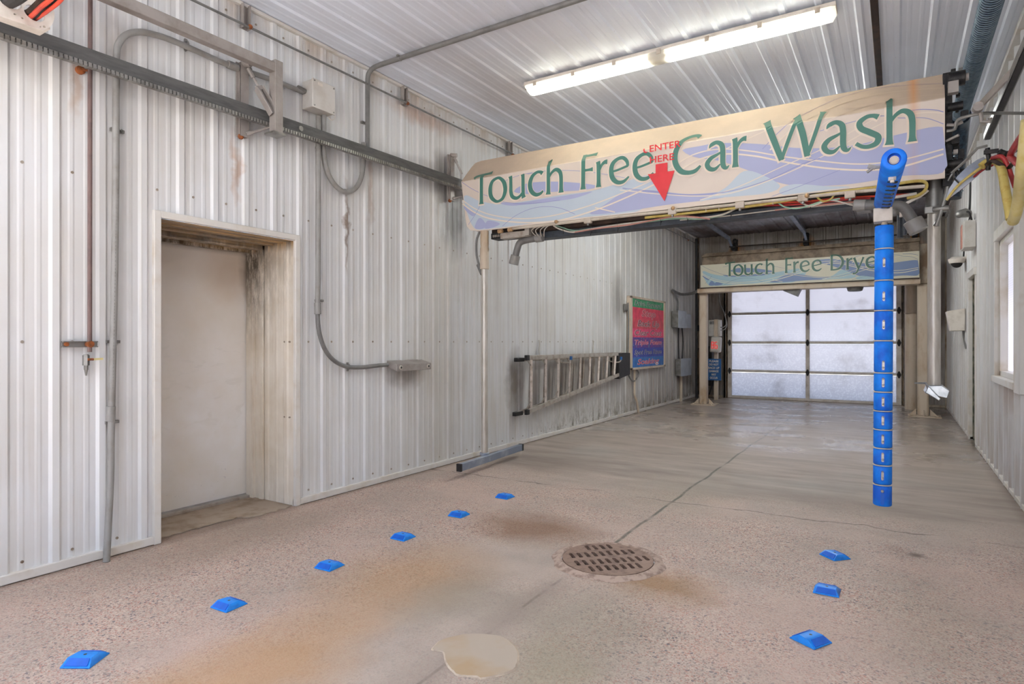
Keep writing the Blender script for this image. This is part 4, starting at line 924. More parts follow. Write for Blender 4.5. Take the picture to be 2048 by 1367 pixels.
for i, (nm, m_, pts, r_, lab) in enumerate((
  ('hose', 'orange', [(52, 40, .2), (62, 33, .33), (82, 14, .5), (108, -8, .62), (150, -60, .8)], .011, 'bright orange-red cable rising from the white plate hole, uppermost'),
  ('hose', 'orange', [(62, 44, .2), (75, 36, .33), (98, 20, .5), (122, 0, .62), (160, -50, .8)], .009, 'orange-red cable rising from the white plate hole, lower one'),
  ('hose', 'black', [(58, 42, .2), (68, 35, .33), (92, 14, .48), (116, -6, .58), (150, -50, .8)], .010, 'black cable between the two orange-red cables'),
  ('hose', 'darkbrown', [(50, 26, .2), (58, 24, .33), (80, 4, .5), (100, -16, .62), (140, -60, .8)], .015, 'dark brown hose behind the orange-red cables at the plate'),
  ('hose', 'black', [(5, 10, .2), (18, 6, .33), (40, -6, .5), (70, -30, .7)], .026, 'thick black hose through the plate hole nearest the frame corner'))):
    m2 = MB(); m2.tube([L(*p) for p in pts], r_, 10, k=5); tag(m2.build('hose', m_, None, loc=L(*pts[1])), lab, 'hose', 'cables at the plate')

# ================================================================ conduits, boxes and fittings on the left wall
def strap(t, c, axis='z', r=.016):
    m = MB(); x = XL+.02
    c = Vector(c)
    if axis == 'z':
        m.tube([(x, c.y-r*1.2, c.z), (x+r*1.4, c.y-r*1.1, c.z), (x+r*2.2, c.y, c.z), (x+r*1.4, c.y+r*1.1, c.z), (x, c.y+r*1.2, c.z)], .0055, 6); m.box((x-.018, c.y-.038, c.z-.009), (x+.006, c.y+.038, c.z+.009))
    else:
        m.tube([(x, c.y, c.z-r*1.2), (x+r*1.4, c.y, c.z-r*1.1), (x+r*2.2, c.y, c.z), (x+r*1.4, c.y, c.z+r*1.1), (x, c.y, c.z+r*1.2)], .0055, 6); m.box((x-.018, c.y-.009, c.z-.038), (x+.006, c.y+.009, c.z+.038))
    return m.build('strap', 'galv', t)
xo = .048
t = thing('conduit', (XL, 1.85, 0), 'long light grey conduit rising from the floor left of the door and bending right', 'conduit', 'wall conduits')
pts = [(213, 1121, .09), (216, 1060, .07), (221, 960, xo), (222, 880, xo), (224, 780, xo), (228, 600, xo), (231, 400, xo), (232, 200, xo), (233, 110, xo), (238, 86, xo), (252, 70, xo), (275, 64, xo), (300, 67, xo), (340, 79, xo), (400, 105, xo), (460, 131, xo), (540, 158, xo), (606, 184, xo)]
P = [L(*p) for p in pts]; P[0].z = 0.0
mb = MB(); mb.tube([P[0], P[1], P[2], P[3]]+P[3:], .0195, 14, k=3); mb.build('pipe', 'pvc', t)
mb = MB(); mb.cyl(L(221, 842, xo), L(222, 812, xo), .025, 14); mb.build('coupling', 'pvc', t, bevel=.002)
mb = MB(); mb.cyl(L(455, 128, xo), L(475, 136, xo), .028, 12); mb.build('coupling', 'pvc', t, bevel=.002)
for p, ax in (((223, 683, 0), 'z'), ((221, 843, 0), 'z'), ((368, 91, 0), 'y'), ((494, 142, 0), 'y'), ((232, 262, 0), 'z')): strap(t, L(*p), ax)
# faint markings printed along the conduit are small dark ticks
mb = MB(); yy = 380
while yy < 780:
    g = L(231.5-(yy-380)*.019, yy, xo+.018); h_ = random.uniform(.006, .014)
    mb.box(g+V(-.003, -.005+.009, 0), g+V(.0008, .004+.009, h_)); yy += random.uniform(5.5, 9)
mb.build('printed_marks', 'pvcd', t)['kind'] = 'stuff'
t = thing('copper_pipe', (XL, 1.724, 1.1), 'thin dark copper pipe hanging down to a small valve at far left', 'pipe')
mb = MB(); mb.tube([(XL+.05, 1.726, ZC-.02), (XL+.05, 1.724, 2.9), (XL+.05, 1.722, 1.24)], .012, 10); mb.build('pipe', 'copper', t)
g = L(172, 720, .05)
mb = MB(); mb.cyl(g+V(0, 0, .035), g+V(0, 0, -.0), .013, 10); mb.cyl(g+V(0, 0, .03), g+V(0, 0, -.03), .018, 6); mb.cyl(g+V(0, 0, -.03), g+V(0, 0, -.055), .012, 8); mb.tube([g+V(0, 0, -.055), g+V(0, 0, -.09)], [.010, .004], 8); mb.build('ball_valve', 'galv', t)
mb = MB(); mb.cyl(g+V(.02, 0, .005), g+V(.022, .03, .005), .007, 8, 0); mb.bar(g+V(.022, .025, .005), g+V(.022, .08, .007), .006, .012, 1); mb.build('valve_lever', ['rust', 'paleyel'], t)
a, b = L(119, 688), L(190, 688)
mb = MB(); mb.box((XL+.018, a.y, a.z-.018), (XL+.03, b.y, a.z+.018)); mb.box((XL+.018, a.y, a.z+.012), (XL+.04, b.y, a.z+.018)); mb.box((XL+.018, a.y, a.z-.018), (XL+.04, b.y, a.z-.012)); mb.build('strut_channel', 'galv', t, bevel=.001)
mb = MB(); mb.cyl((XL+.03, a.y+.02, a.z), (XL+.045, a.y+.02, a.z), .012, 8); mb.cyl((XL+.03, 1.722, a.z), (XL+.066, 1.722, a.z), .019, 12); mb.build('rusty_bolt', 'rust', t)
g = L(159, 141); mb = MB(); mb.tube([g+V(.0, 0, 0), g+V(.02, 0, 0), g+V(.028, 0, 0)], [.024, .024, .012], 14); mb.bar(g+V(.03, 0, 0), g+V(.045, .035, 0), .01, .012); mb.build('pipe_hanger', 'rust', t)
# junction box
t = thing('junction_box', (-4.0, 3.4, 3.27), 'pale grey square junction box high on the left wall', 'electrical box')
mb = MB(); mb.box((XL+.022, 3.255, 3.155), (XL+.14, 3.475, 3.375)); mb.build('enclosure', 'box', t, bevel=.006)
mb = MB(); mb.box((XL+.14, 3.25, 3.15), (XL+.155, 3.48, 3.38)); mb.build('lid', 'box', t, bevel=.004)
mb = MB()
for y, z in ((3.268, 3.362), (3.462, 3.362), (3.268, 3.168), (3.462, 3.168)): mb.cyl((XL+.154, y, z), (XL+.159, y, z), .006, 8)
mb.build('lid_screws', 'galv', t)
mb = MB(); mb.box((XL+.155, 3.30, 3.335), (XL+.157, 3.35, 3.36)); mb.build('sticker', 'wht', t)
mb = MB(); mb.tube([L(660, 222, .12), L(668, 228, .14), L(670, 236, .13), L(663, 240, .12), L(656, 234, .12)], .003, 6, k=4); mb.build('wire_loop', 'wht', t)
mb = MB(); mb.cyl((XL+.05, 3.19, 3.30), (XL+.06, 3.26, 3.29), .02, 12); mb.build('conduit_connector', 'galv', t)
# vertical conduit from junction box to the photo eye
t = thing('conduit', (XL, 3.43, 1.1), 'grey conduit dropping from junction box and curving right to the grey sensor housing', 'conduit', 'wall conduits')
P = [L(637, 232, .05), L(636.5, 400, xo), L(636, 560, xo), L(635, 612, xo)]
mb = MB(); mb.tube(P, .021, 12); mb.build('pipe', 'pvc', t)
P = [L(635.5, 612, xo), L(636, 645, xo), L(641, 675, xo), L(652, 702, xo), L(670, 722, xo), L(694, 733, xo), L(725, 734, xo), L(752, 731, xo), L(775, 729, xo)]
mb = MB(); mb.tube(P, .018, 12, k=4); mb.build('flexible_pipe', 'pvcd', t)
mb = MB(); mb.cyl(L(635, 605, xo), L(635.5, 628, xo), .027, 14); mb.build('coupling', 'pvc', t, bevel=.002)
for p, ax in (((636, 601, 0), 'z'), ((692, 733, 0), 'y'), ((637, 298, 0), 'z')): strap(t, L(*p), ax)
# sensor housing
t = thing('sensor_housing', (XL, 4.45, 1.03), 'low grey metal sensor housing with two round lenses on left wall', 'sensor box')
a = L(775, 733, 0)
y0, y1 = 4.235, 4.73; zt, zb_ = 1.125, 1.03
mb = MB(); mb.prism([(XL+.0, y0, zt), (XL+.13, y0, zt-.035), (XL+.13, y0, zb_-.005), (XL+.0, y0, zb_+.04)], (0, y1-y0, 0)); mb.build('housing', 'warmsteel', t, bevel=.004)
for y in (y0+.05, y1-.05):
    m2 = MB(); c = V(XL+.13, y, zb_+.03); m2.tube([c, c+V(.008, 0, 0), c+V(.01, 0, 0)], [.02, .02, .013], 18); m2.ball(c+V(.006, 0, 0), .012, 12, 1); m2.build('lens', ['steel', 'black'], t)
# loop conduit
t = thing('conduit', (XL, 3.7, 2.6), 'flexible grey conduit hanging in a U loop right of the junction box', 'conduit', 'wall conduits')
P = [L(648, 228, .07), L(648, 262, .06), L(647, 300, xo), L(652, 335, xo), L(664, 362, xo), L(680, 379, xo), L(695, 384, xo), L(712, 375, xo), L(723, 352, xo), L(727, 320, xo), L(727, 285, xo)]
mb = MB(); mb.tube(P, .021, 12, k=4); mb.build('flexible_pipe', 'pvc', t)
mb = MB(); mb.cyl(L(648, 226, .07), L(648, 250, .065), .02, 12); mb.build('coupling', 'pvc', t, bevel=.002)
strap(t, L(692, 382), 'z')
t = thing('conduit', (XL, 3.95, 3.2), 'dark grey conduit bending from the left wall across the ceiling', 'conduit', 'wall conduits')
P = [V(XL+xo, 3.945, 2.99), V(XL+xo, 3.945, 3.3), V(XL+xo, 3.945, 3.58), V(XL+.06, 3.945, 3.68), V(XL+.12, 3.947, 3.725), V(XL+.22, 3.95, 3.735), V(-3.2, 3.95, 3.735), V(-.9, 3.95, 3.735)]
mb = MB(); mb.tube(P[:2]+cr(P[1:6], 5)[1:]+P[6:], .021, 12); mb.build('pipe', 'pvcd', t)
mb = MB(); mb.cyl((XL+xo, 3.945, 2.96), (XL+xo, 3.945, 3.0), .021, 12); mb.build('coupling', 'pvc', t)
strap(t, L(727, 247), 'z')
m2 = MB(); m2.box((-3.62, 3.945-.04, ZC-.03), (-3.60, 3.945+.04, ZC-.018)); m2.tube([(-3.61, 3.925, ZC-.02), (-3.61, 3.93, ZC-.05), (-3.61, 3.945, ZC-.056), (-3.61, 3.96, ZC-.05), (-3.61, 3.965, ZC-.02)], .005, 6); m2.build('strap', 'galv', t)
# cable rod under the ceiling with hangers
t = thing('guide_rod', (-4.0, 4.0, 3.58), 'thin dark rod running under the ceiling along the left wall', 'rod')
mb = MB(); mb.tube([(XL+.06, Y0+.05, 3.565), (XL+.06, 6.3, 3.6), (XL+.06, YF-.05, 3.6)], .009, 8); mb.build('rod', 'pvcd', t)
for y in (2.745, 4.44, 6.34, 8.2, 10.1, 12.0, 13.8):
    m2 = MB(); m2.box((XL+.02, y-.035, 3.57), (XL+.06, y-.028, 3.745), 0); m2.box((XL+.02, y+.02, 3.57), (XL+.06, y+.027, 3.745), 0); m2.box((XL+.02, y-.035, 3.57), (XL+.024, y+.027, 3.745), 0)
    m2.ball((XL+.062, y+.02, 3.59), .018, 8, 1); m2.build('hanger', ['warmsteel', 'rust'], t)

# ================================================================ ladder on the wall
t = thing('step_ladder', (-3.95, 8, .9), 'weathered aluminium step ladder hung sideways on the left wall', 'ladder')
def LV(px, py, off): return L(px, py, off)
railf = .155; railb = .06
A0, A1 = LV(1053, 715, railf), LV(1243, 707, railf)          # top front stile
B0, B1 = LV(1053, 824, railf), LV(1240, 748, railf)          # lower front stile
for a, b in ((A0, A1), (B0, B1)):
    m2 = MB(); m2.bar(a, b, .025, .055); m2.build('stile', 'alu', t, bevel=.003)
C0, C1 = LV(1036, 719, railb), LV(1240, 711, railb); D0, D1 = LV(1033, 827, railb), LV(1238, 751, railb)
for a, b in ((C0, C1), (D0, D1)):
    m2 = MB(); m2.bar(a, b, .02, .045); m2.build('rear_stile', 'alu', t, bevel=.003)
N = 9
for i in range(N):
    f = (i+.35)/(N+.0)
    f2 = f**.93
    p = A0.lerp(A1, f2); q = B0.lerp(B1, f2)
    m2 = MB(); m2.bar(p+V(-.03, .02, 0), q+V(-.03, .02, 0), .10, .03, up=(1, .55, 0)); m2.build('step', 'step', t, bevel=.003)
    if i < 4:
        for s_, e0 in ((1, p), (-1, q)):
            m3 = MB(); m3.bar(e0+V(-.02, -.11, -.02*s_), e0+V(-.01, .01, -.13*s_), .012, .012); m3.build('brace', 'alu', t)
for i in range(8):
    f = (i+.75)/8.6; p = C0.lerp(C1, f); q = D0.lerp(D1, f)
    m2 = MB(); m2.bar(p+V(.02, 0, 0), q+V(.02, 0, 0), .03, .03); m2.build('rear_rung', 'alu', t, bevel=.002)
g0, g1, g2, g3 = LV(1220, 705, .02), LV(1244, 705, .02), LV(1244, 748, .02), LV(1222, 757, .02)
m2 = MB(); m2.prism([g0, g1, g2, g3], (.15, 0, 0)); m2.build('top_cap', 'black', t, bevel=.008)['label'] = 'black plastic top cap'
for p in (C0, D0):
    m2 = MB(); m2.bar(p+V(.0, -.06, 0), p+V(0, .12, 0), .05, .05); m2.build('foot', 'black', t, bevel=.006)
for p in (A0, B0):
    m2 = MB(); m2.bar(p+V(.0, -.02, 0), p+V(0, .05, 0), .04, .065); m2.build('foot', 'black', t, bevel=.006)
# hooks that carry it
for px, lab in ((1112, 'blue tipped ladder hook, the one nearer the entrance'), (1216, 'blue tipped ladder hook beside the black ladder cap')):
    h = thing('ladder_hook', tuple(L(px, 714)), lab, 'hook', 'ladder hooks')
    g = L(px-1, 718)
    m2 = MB(); m2.tube([g+V(0, 0, -.02), g+V(.12, 0, -.045), g+V(.21, 0, -.04), g+V(.235, .01, -.0)], .010, 8, k=4); m2.build('hook_arm', 'steel', h)
    m2 = MB(); m2.cyl(g+V(.235, .01, -.005), g+V(.237, .012, .045), .02, 10); m2.build('rubber_tip', 'signblue', h)
for px, lab in ((1078, 'thin steel wire hanger above the wide end of the ladder'), (1186, 'thin steel wire hanger above the narrow end of the ladder')):
    m2 = MB(); m2.tube([L(px, 680, .02), L(px+1, 688, .03), L(px, 700, .03), L(px+1, 716, .04)], .008, 6, k=4)
    tag(m2.build('wire_hanger', 'steel', None, loc=L(px, 700)), lab, 'hanger', 'wire hangers')

# ================================================================ menu sign on the left wall
my0, my1, mz0, mz1 = 10.2, 12.1, .80, 2.11
mx = XL+.085
t = thing('wash_menu_sign', (XL, 11.1, 1.4), 'tall green, red and blue lightbox sign listing wash steps on left wall', 'sign')
mb = MB(); mb.box((XL+.02, my0, mz0), (mx, my1, mz1)); mb.build('cabinet', 'beige', t, bevel=.01)
mb = MB(); fw = .085
for a, b in (((my0, mz0), (my0+fw, mz1)), ((my1-fw, mz0), (my1, mz1)), ((my0, mz0), (my1, mz0+.04)), ((my0, mz1-.04), (my1, mz1))): mb.box((mx-.005, a[0], a[1]), (mx+.015, b[0], b[1]))
mb.build('frame', 'beige', t, bevel=.003)
bands = [('Drive Forward', (40, 128, 84), (170, 214, 180), .10), ('Stop', (186, 36, 66), (170, 20, 44), .135), ('Back Up', (186, 52, 70), (214, 72, 82), .125), ('Clear Coat', (198, 52, 96), (206, 96, 120), .115),
         ('Triple Foam', (96, 52, 140), (214, 60, 90), .10), ('Spot Free Rinse', (36, 52, 146), (70, 120, 190), .095), ('Soaking', (24, 92, 160), (214, 44, 70), .11)]
zt = mz1-.04; hs = [.15, .20, .18, .16, .19, .17, .18]; kk = (mz1-mz0-.08)/sum(hs)
cy_ = (my0+my1)/2
for (s_, bg, fg, hh), h in zip(bands, hs):
    h *= kk
    tm = NT('menu_band'); n_ = tm.noise(9, 5); tm.set(tm.mix(tm.ramp(n_, .35, .7), lin(bg), tuple(min(1, v*1.5+.03) for v in lin(bg)[:3])+(1,)), .55)
    if s_ == 'Triple Foam': tm.set(tm.mix(tm.ramp(tm.noise(26, 3), .6, .68), tm.mix(tm.ramp(n_, .3, .7), lin((130, 50, 130)), lin((40, 50, 150))), lin((90, 190, 180))))
    m2 = MB(); m2.box((mx-.006, my0+fw, zt-h), (mx+.002, my1-fw, zt)); bd = m2.build('colour_band', tm.m, t)
    wd = min(1.45, len(s_)*.125+.3) if len(s_) > 5 else .74
    m2 = MB(); put_text(m2, text2d(s_, hh*.82*kk*1.05, wd+.03, .22, .034), (mx+.0035, cy_, zt-h*.5-hh*.38*kk), (0, 1, 0), (0, 0, 1)); m2.build('lettering_outline', simple('menu_outline', (236, 226, 222), .5), bd, smooth=0)
    m2 = MB(); put_text(m2, text2d(s_, hh*.82*kk*1.05, wd, .22, .012), (mx+.0055, cy_, zt-h*.5-hh*.38*kk), (0, 1, 0), (0, 0, 1)); m2.build('lettering', simple('menu_letter', fg if s_ in ('Stop', 'Triple Foam', 'Soaking') else tuple(int(v*.62) for v in bg), .4), bd, smooth=0)
    zt -= h
mb = MB(); g = L(1256, 735, .05); mb.tube([L(1256, 605, .05), L(1257, 640, .06), L(1256, 700, .05), L(1254, 735, .05), L(1258, 752, .05), L(1266, 762, .05), L(1274, 755, .06), L(1277, 745, .06), L(1272, 738, .06)], .014, 8, k=4); mb.build('power_cable', 'pvcd', t)
for z in (1.9, .98):
    m2 = MB(); m2.box((XL+.01, my0-.13, z-.06), (XL+.05, my0+.02, z+.06)); m2.build('mounting_hinge', 'galv', t, bevel=.004)
t = thing('conduit', (XL, 10.6, 0), 'pale conduit running from beneath the colourful menu sign down to the floor', 'conduit', 'wall conduits')
P = [L(1269, 738, .05), L(1269, 770, .05), L(1269, 790, .05), L(1274, 803, .05), L(1277, 822, .05)]; P[-1].z = .01
mb = MB(); mb.tube(P, .02, 10, k=3); mb.build('pipe', 'beige', t)

# ================================================================ electrical boxes near the far left corner
def ebox(name, y0, y1, z0, z1, dep, label, m='galv', x=XL+.02):
    t = thing(name, (x, (y0+y1)/2, z0), label, 'electrical box', 'electrical boxes at the far left')
    m2 = MB(); m2.box((x, y0, z0), (x+dep, y1, z1)); m2.build('enclosure', m, t, bevel=.006)
    m2 = MB(); m2.box((x+dep, y0-.01, z0-.01), (x+dep+.012, y1+.01, z1+.01)); m2.build('door', 'ebox', t, bevel=.003)
    return t
ebox('switch_box', 12.75, 13.3, 1.60, 1.95, .14, 'grey switch box on the left wall, upper of the three near the corner')
ebox('switch_box', 13.36, 13.72, 1.62, 1.90, .12, 'smaller grey switch box just right of the upper one near the corner')
ebox('switch_box', 13.0, 13.75, .57, .93, .12, 'grey electrical box on the left wall, lower one near the corner')
for i, (pts, r_, m_, lab) in enumerate((
  (((1357, 655), (1357, 690), (1358, 720)), .016, 'black', 'black cable between upper and lower boxes, left strand'),
  (((1364, 655), (1366, 685), (1364, 720)), .014, 'black', 'black cable between upper and lower boxes, right strand'),
  (((1362, 750), (1362, 800)), .03, 'beige', 'beige conduit from the lower wall box to the floor'),
  (((1355, 620), (1356, 603), (1352, 592), (1344, 580)), .018, 'pvcd', 'grey cable looping up from the upper switch box to the dryer'),
  (((1382, 478), (1382, 560), (1383, 640), (1382, 720), (1382, 785)), .028, 'black', 'dark vertical pipe in the far left corner of the bay'))):
    m2 = MB(); P = [L(a, b, .05) for a, b in pts]
    if i == 4: P = [V(XL+.1, 14.35, z) for z in (3.7, 3., 2., 1., .0)]
    if i == 2: P[-1].z = .0
    m2.tube(P, r_, 8, k=3); tag(m2.build('cable' if i != 4 and i != 2 else 'pipe', m_, None, loc=P[0]), lab, 'cable' if i not in (2, 4) else 'pipe', 'cables at the far left boxes')
m2 = MB(); P = [L(1345, 580, .05), G(1362, 588, 13.2), G(1385, 586, 12.9), G(1403, 578, 12.8)]
for k in (0, .03): m2.tube([p+V(0, 0, k-.015) for p in P], .016, 8, k=5)
tag(m2.build('cable', 'pvcd', None, loc=P[0]), 'pair of grey cables swagged from the left wall to the dryer sign', 'cable')
t = thing('wall_camera', tuple(B(1395, 656)), 'small dark fitting on the far wall left of the dryer post', 'fitting')
g = B(1394, 656); m2 = MB(); m2.box(g+V(-.06, -.12, -.07), g+V(.06, -.0, .07)); m2.build('body', 'black', t, bevel=.01); m2 = MB(); m2.ball(g+V(.02, -.13, 0), .025, 10); m2.build('lens', 'wht', t)
t = thing('outlet_box', tuple(B(1390, 693)), 'small grey outlet box with cable on the far wall near floor corner', 'electrical box', 'electrical boxes at the far left')
g = B(1391, 693); m2 = MB(); m2.box(g+V(-.09, -.06, -.05), g+V(.06, -.0, .05)); m2.build('enclosure', 'pvc', t, bevel=.006); m2 = MB(); m2.tube([g+V(.05, -.05, 0), g+V(.12, -.06, -.08), g+V(.16, -.06, -.16), g+V(.24, -.05, -.2)], .012, 8, k=4); m2.build('cable', 'black', t)

# ================================================================ dryer arch
DY = 12.6
dzb = 2.855
dr = thing('dryer_arch', (-1.5, 12.8, 0), 'beige dryer arch with Touch Free Dryer sign in front of overhead door', 'car wash dryer')
vd = lambda n, c, k=.75: vinyl(n, c, dzb, k, (122, 104, 86))
M_['d0'] = vd('dryer_cream', (206, 202, 182)); M_['d1'] = vd('dryer_pale_blue', (160, 190, 200)); M_['d2'] = vd('dryer_blue', (112, 132, 172)); M_['d3'] = vd('dryer_cream_line', (220, 214, 192)); M_['d4'] = vd('dryer_blue_line', (96, 116, 150))
M_['d5'] = vd('dryer_letter_green', (44, 92, 76), .12); M_['d6'] = vd('dryer_halo', (222, 214, 194))
M_['dtop'] = simple('grimy_shroud_top', (140, 124, 106), .6, 0, (98, 82, 66), 7, (.38, .62), bump=.2)
dx0, dx1, dz0, dz1 = -3.385, .325, 2.40, 2.855
def df(x, z, e):
    return (x, DY-e, z) if z <= dzb else (x, DY+(z-dzb)*.25-e, z)
mb = MB(); mb.prism([(dx0, DY, dz0), (dx0+.02, DY, dz0), (dx1, DY, dz0), (dx1, DY, dz1), (dx0, DY, dz1)], (0, .5, 0))
s1 = mb.build('sign_panel', 'd0', dr, smooth=20)
mb = MB(); mb.prism([(dx0+.03, DY, dz1), (dx1, DY, dz1), (dx1, DY+.05, 3.03), (dx0+.04, DY+.05, 3.03)], (0, .4, 0)); mb.prism([(dx0+.02, DY-.02, 3.02), (dx1+.01, DY-.02, 3.02), (dx1+.01, DY+.02, 3.09), (dx0+.1, DY+.02, 3.09)], (0, .5, 0)); mb.build('shroud_top', 'dtop', dr, bevel=.006)['label'] = 'grimy brown upper shroud'
def dtr(x, z):
    u = (x-XA)/(XB-XA); v = (z-2.44)/(ZB-2.44)
    return (dx0+.01+u*(dx1-dx0-.02), dz0+.01+min(v, .985)*(dz1-dz0-.01))
mb = MB(); art(mb, df, dtr); mb.build('swirl_artwork', ['d0', 'd1', 'd2', 'd3', 'd4'], s1, smooth=0)
kd = .86
dt = [('T', -2.895), ('o', -2.745), ('u', -2.54), ('c', -2.345), ('h', -2.145), ('F', -1.80), ('r', -1.655), ('e', -1.545), ('e', -1.345), ('D', -1.035), ('r', -.775), ('y', -.665), ('e', -.475), ('r', -.265)]
mb = MB(); word(mb, dt, df, 2.602, kd, .004, 0, .005, -.004, -.004); mb.build('lettering_halo', 'd6', s1, smooth=0)
mb = MB()
word(mb, dt, df, 2.602, kd, .007, 0, .0015); mb.build('lettering', 'd5', s1, smooth=0)['label'] = 'dark green letters reading Touch Free Dryer'
mb = MB(); mb.box((-3.46, DY+.03, 2.295), (.34, DY+.3, 2.365)); mb.box((-3.46, DY+.02, 2.365), (.34, DY+.34, 2.38)); mb.build('cross_beam', 'beige', dr, bevel=.005)
mb = MB(); mb.box((dx0, DY+.01, 2.38), (dx1, DY+.3, 2.405)); mb.build('shadow_gap_filler', 'darkbrown', dr)  # dark strip standing in for the shade between beam and sign panel
for x0, x1, y, side_ in ((-3.47, -3.315, 12.78, 'left'), (.30, .47, 12.75, 'right')):
    m2 = MB(); m2.box((x0, y, 0.0), (x1, y+.18, 2.3)); lg = m2.build('leg', 'beige', dr, bevel=.035)
    m2 = MB(); cx_ = (x0+x1)/2
    m2.box((cx_-.22, y-.1, 0), (cx_+.26, y+.3, .018))
    for sx in (-1, 1): m2.prism([(cx_+sx*.1, y+.1, .018), (cx_+sx*.21, y+.1, .018), (cx_+sx*.1, y+.1, .13)], (0, .015, 0))
    m2.prism([(cx_, y, .018), (cx_, y-.09, .018), (cx_, y, .12)], (.015, 0, 0))
    for sx in (-.17, .2):
        m2.cyl((cx_+sx, y-.05, .018), (cx_+sx, y-.05, .04), .018, 8)
    m2.build('base_plate', 'beige', lg, bevel=.003)
m2 = MB(); m2.box((.31, 12.75, 2.3), (.47, 12.95, 3.0)); m2.build('leg_extension', 'dtrim', dr, bevel=.02)
# blower outlets seen under the beam
g = G(1582, 575, 12.8)
mb = MB(); mb.prism([G(1565, 570, 12.72), G(1603, 572, 12.72), G(1593, 592, 12.72), G(1566, 581, 12.72)], (0, .25, 0)); mb.build('blower_outlet', 'pvcd', dr, bevel=.006)
mb = MB(); a = G(1710, 568, 12.85); mb.tube([a+V(0, 0, .06), a+V(0, 0, -.12), a+V(0, 0, -.13)], [.17, .12, .10], 20); mb.build('blower_outlet', 'pvcd', dr)
# ducts and braces around the dryer
m2 = MB(); m2.tube([(.235, 14.1, 0), (.235, 14.1, 2.6)], .11, 20, cap=True); m2.tube([(.235+.115*math.cos(a), 14.1+.115*math.sin(a), 1.85) for a in [k*math.pi/10 for k in range(20)]], .006, 6, closed=True)
tag(m2.build('round_duct', 'beige', None, loc=(.235, 14.1, 0)), 'wide tan round duct beside the overhead door, right side', 'duct')
m2 = MB(); m2.tube([(.44, 13.1, 2.6), (.44, 13.1, 1.75)], .01, 6); m2.tube([(.3, 12.95, 2.62), (.5, 12.7, 2.62)], .014, 8); m2.build('stub', 'darkbrown', dr)
# ================================================================ payment / timer post at far left
t = thing('timer_post', (-3.43, 14.05, 0), 'grey control cabinet and red digit timer on a post beside the overhead door', 'timer')
m2 = MB(); m2.box((-3.47, 14.02, 0), (-3.39, 14.1, 1.8)); m2.build('post', 'beige', t, bevel=.004)
m2 = MB(); m2.box((-3.60, 14.05, 1.42), (-3.345, 14.25, 1.79)); m2.build('cabinet', 'box', t, bevel=.012)
m2 = MB(); m2.box((-3.57, 14.04, 1.69), (-3.42, 14.05, 1.76), 0); m2.tube([(-3.545+.018*math.cos(a), 14.036, 1.725+.018*math.sin(a)) for a in [k*math.pi/6 for k in range(12)]], .004, 5, 1, closed=True); m2.build('cabinet_label', ['pvc', 'black'], t)
m2 = MB(); m2.prism([(-3.53, 13.85, 1.07), (-3.31, 13.85, 1.06), (-3.29, 13.85, 1.4), (-3.49, 13.85, 1.42)], (0, .2, 0)); m2.build('display_housing', 'box', t, bevel=.03)
m2 = MB(); m2.prism([(-3.50, 13.842, 1.13), (-3.345, 13.842, 1.12), (-3.33, 13.842, 1.32), (-3.475, 13.842, 1.33)], (0, .012, 0)); m2.build('display_window', 'wht', t)
m2 = MB()
def seg(mb_, x, z, w, h, on, slot):
    th = .016; S = {'a': ((0, h), (w, h)), 'g': ((0, h/2), (w, h/2)), 'd': ((0, 0), (w, 0)), 'f': ((0, h/2), (0, h)), 'e': ((0, 0), (0, h/2)), 'b': ((w, h/2), (w, h)), 'c': ((w, 0), (w, h/2))}
    for k in on: p, q = S[k]; mb_.bar((x+p[0], 13.838, z+p[1]), (x+q[0], 13.838, z+q[1]), .006, th, slot, up=(0, 0, 1) if p[1] == q[1] else (1, 0, 0))
seg(m2, -3.475, 1.155, .045, .14, 'abcdefg', 0); seg(m2, -3.4, 1.152, .045, .14, 'acdefg', 0); m2.build('red_digits', 'led', t)
m2 = MB(); m2.box((-3.61, 13.96, .44), (-3.30, 13.975, .92)); sg = m2.build('notice_plate', 'signblue', t, bevel=.003)
m2 = MB()
for i, s_ in enumerate(('PLEASE', 'DO NOT', 'BACK UP', 'DAMAGE', 'MAY', 'OCCUR')):
    put_text(m2, text2d(s_, .044, .034*len(s_), 0, .03), (-3.455, 13.957, .845-i*.074), (1, 0, 0), (0, 0, 1))
m2.build('lettering', 'wht', sg, smooth=0)
m2 = MB(); m2.tube([(-3.36, 14.1, 1.62), (-3.27, 14.1, 1.63), (-3.22, 14.12, 1.72), (-3.28, 14.15, 1.95), (-3.38, 14.15, 2.2), (-3.38, 14.15, 2.5)], .012, 8, k=5); m2.tube([(-3.36, 14.1, 1.56), (-3.25, 14.1, 1.58), (-3.21, 14.12, 1.7), (-3.27, 14.15, 1.9)], .010, 8, k=5); m2.build('cable', 'pvc', t)
m2 = MB(); m2.box((-3.72, 14.2, .3), (-3.56, 14.45, 1.2)); m2.tube([(-3.6, 14.2, .9), (-3.5, 14.15, .7), (-3.52, 14.15, .4), (-3.62, 14.2, .1)], .02, 8, k=4)
tag(m2.build('black_cabinet', 'black', None, loc=(-3.6, 14.3, .3), bevel=.01), 'black equipment and hoses behind the dryer left post', 'equipment')
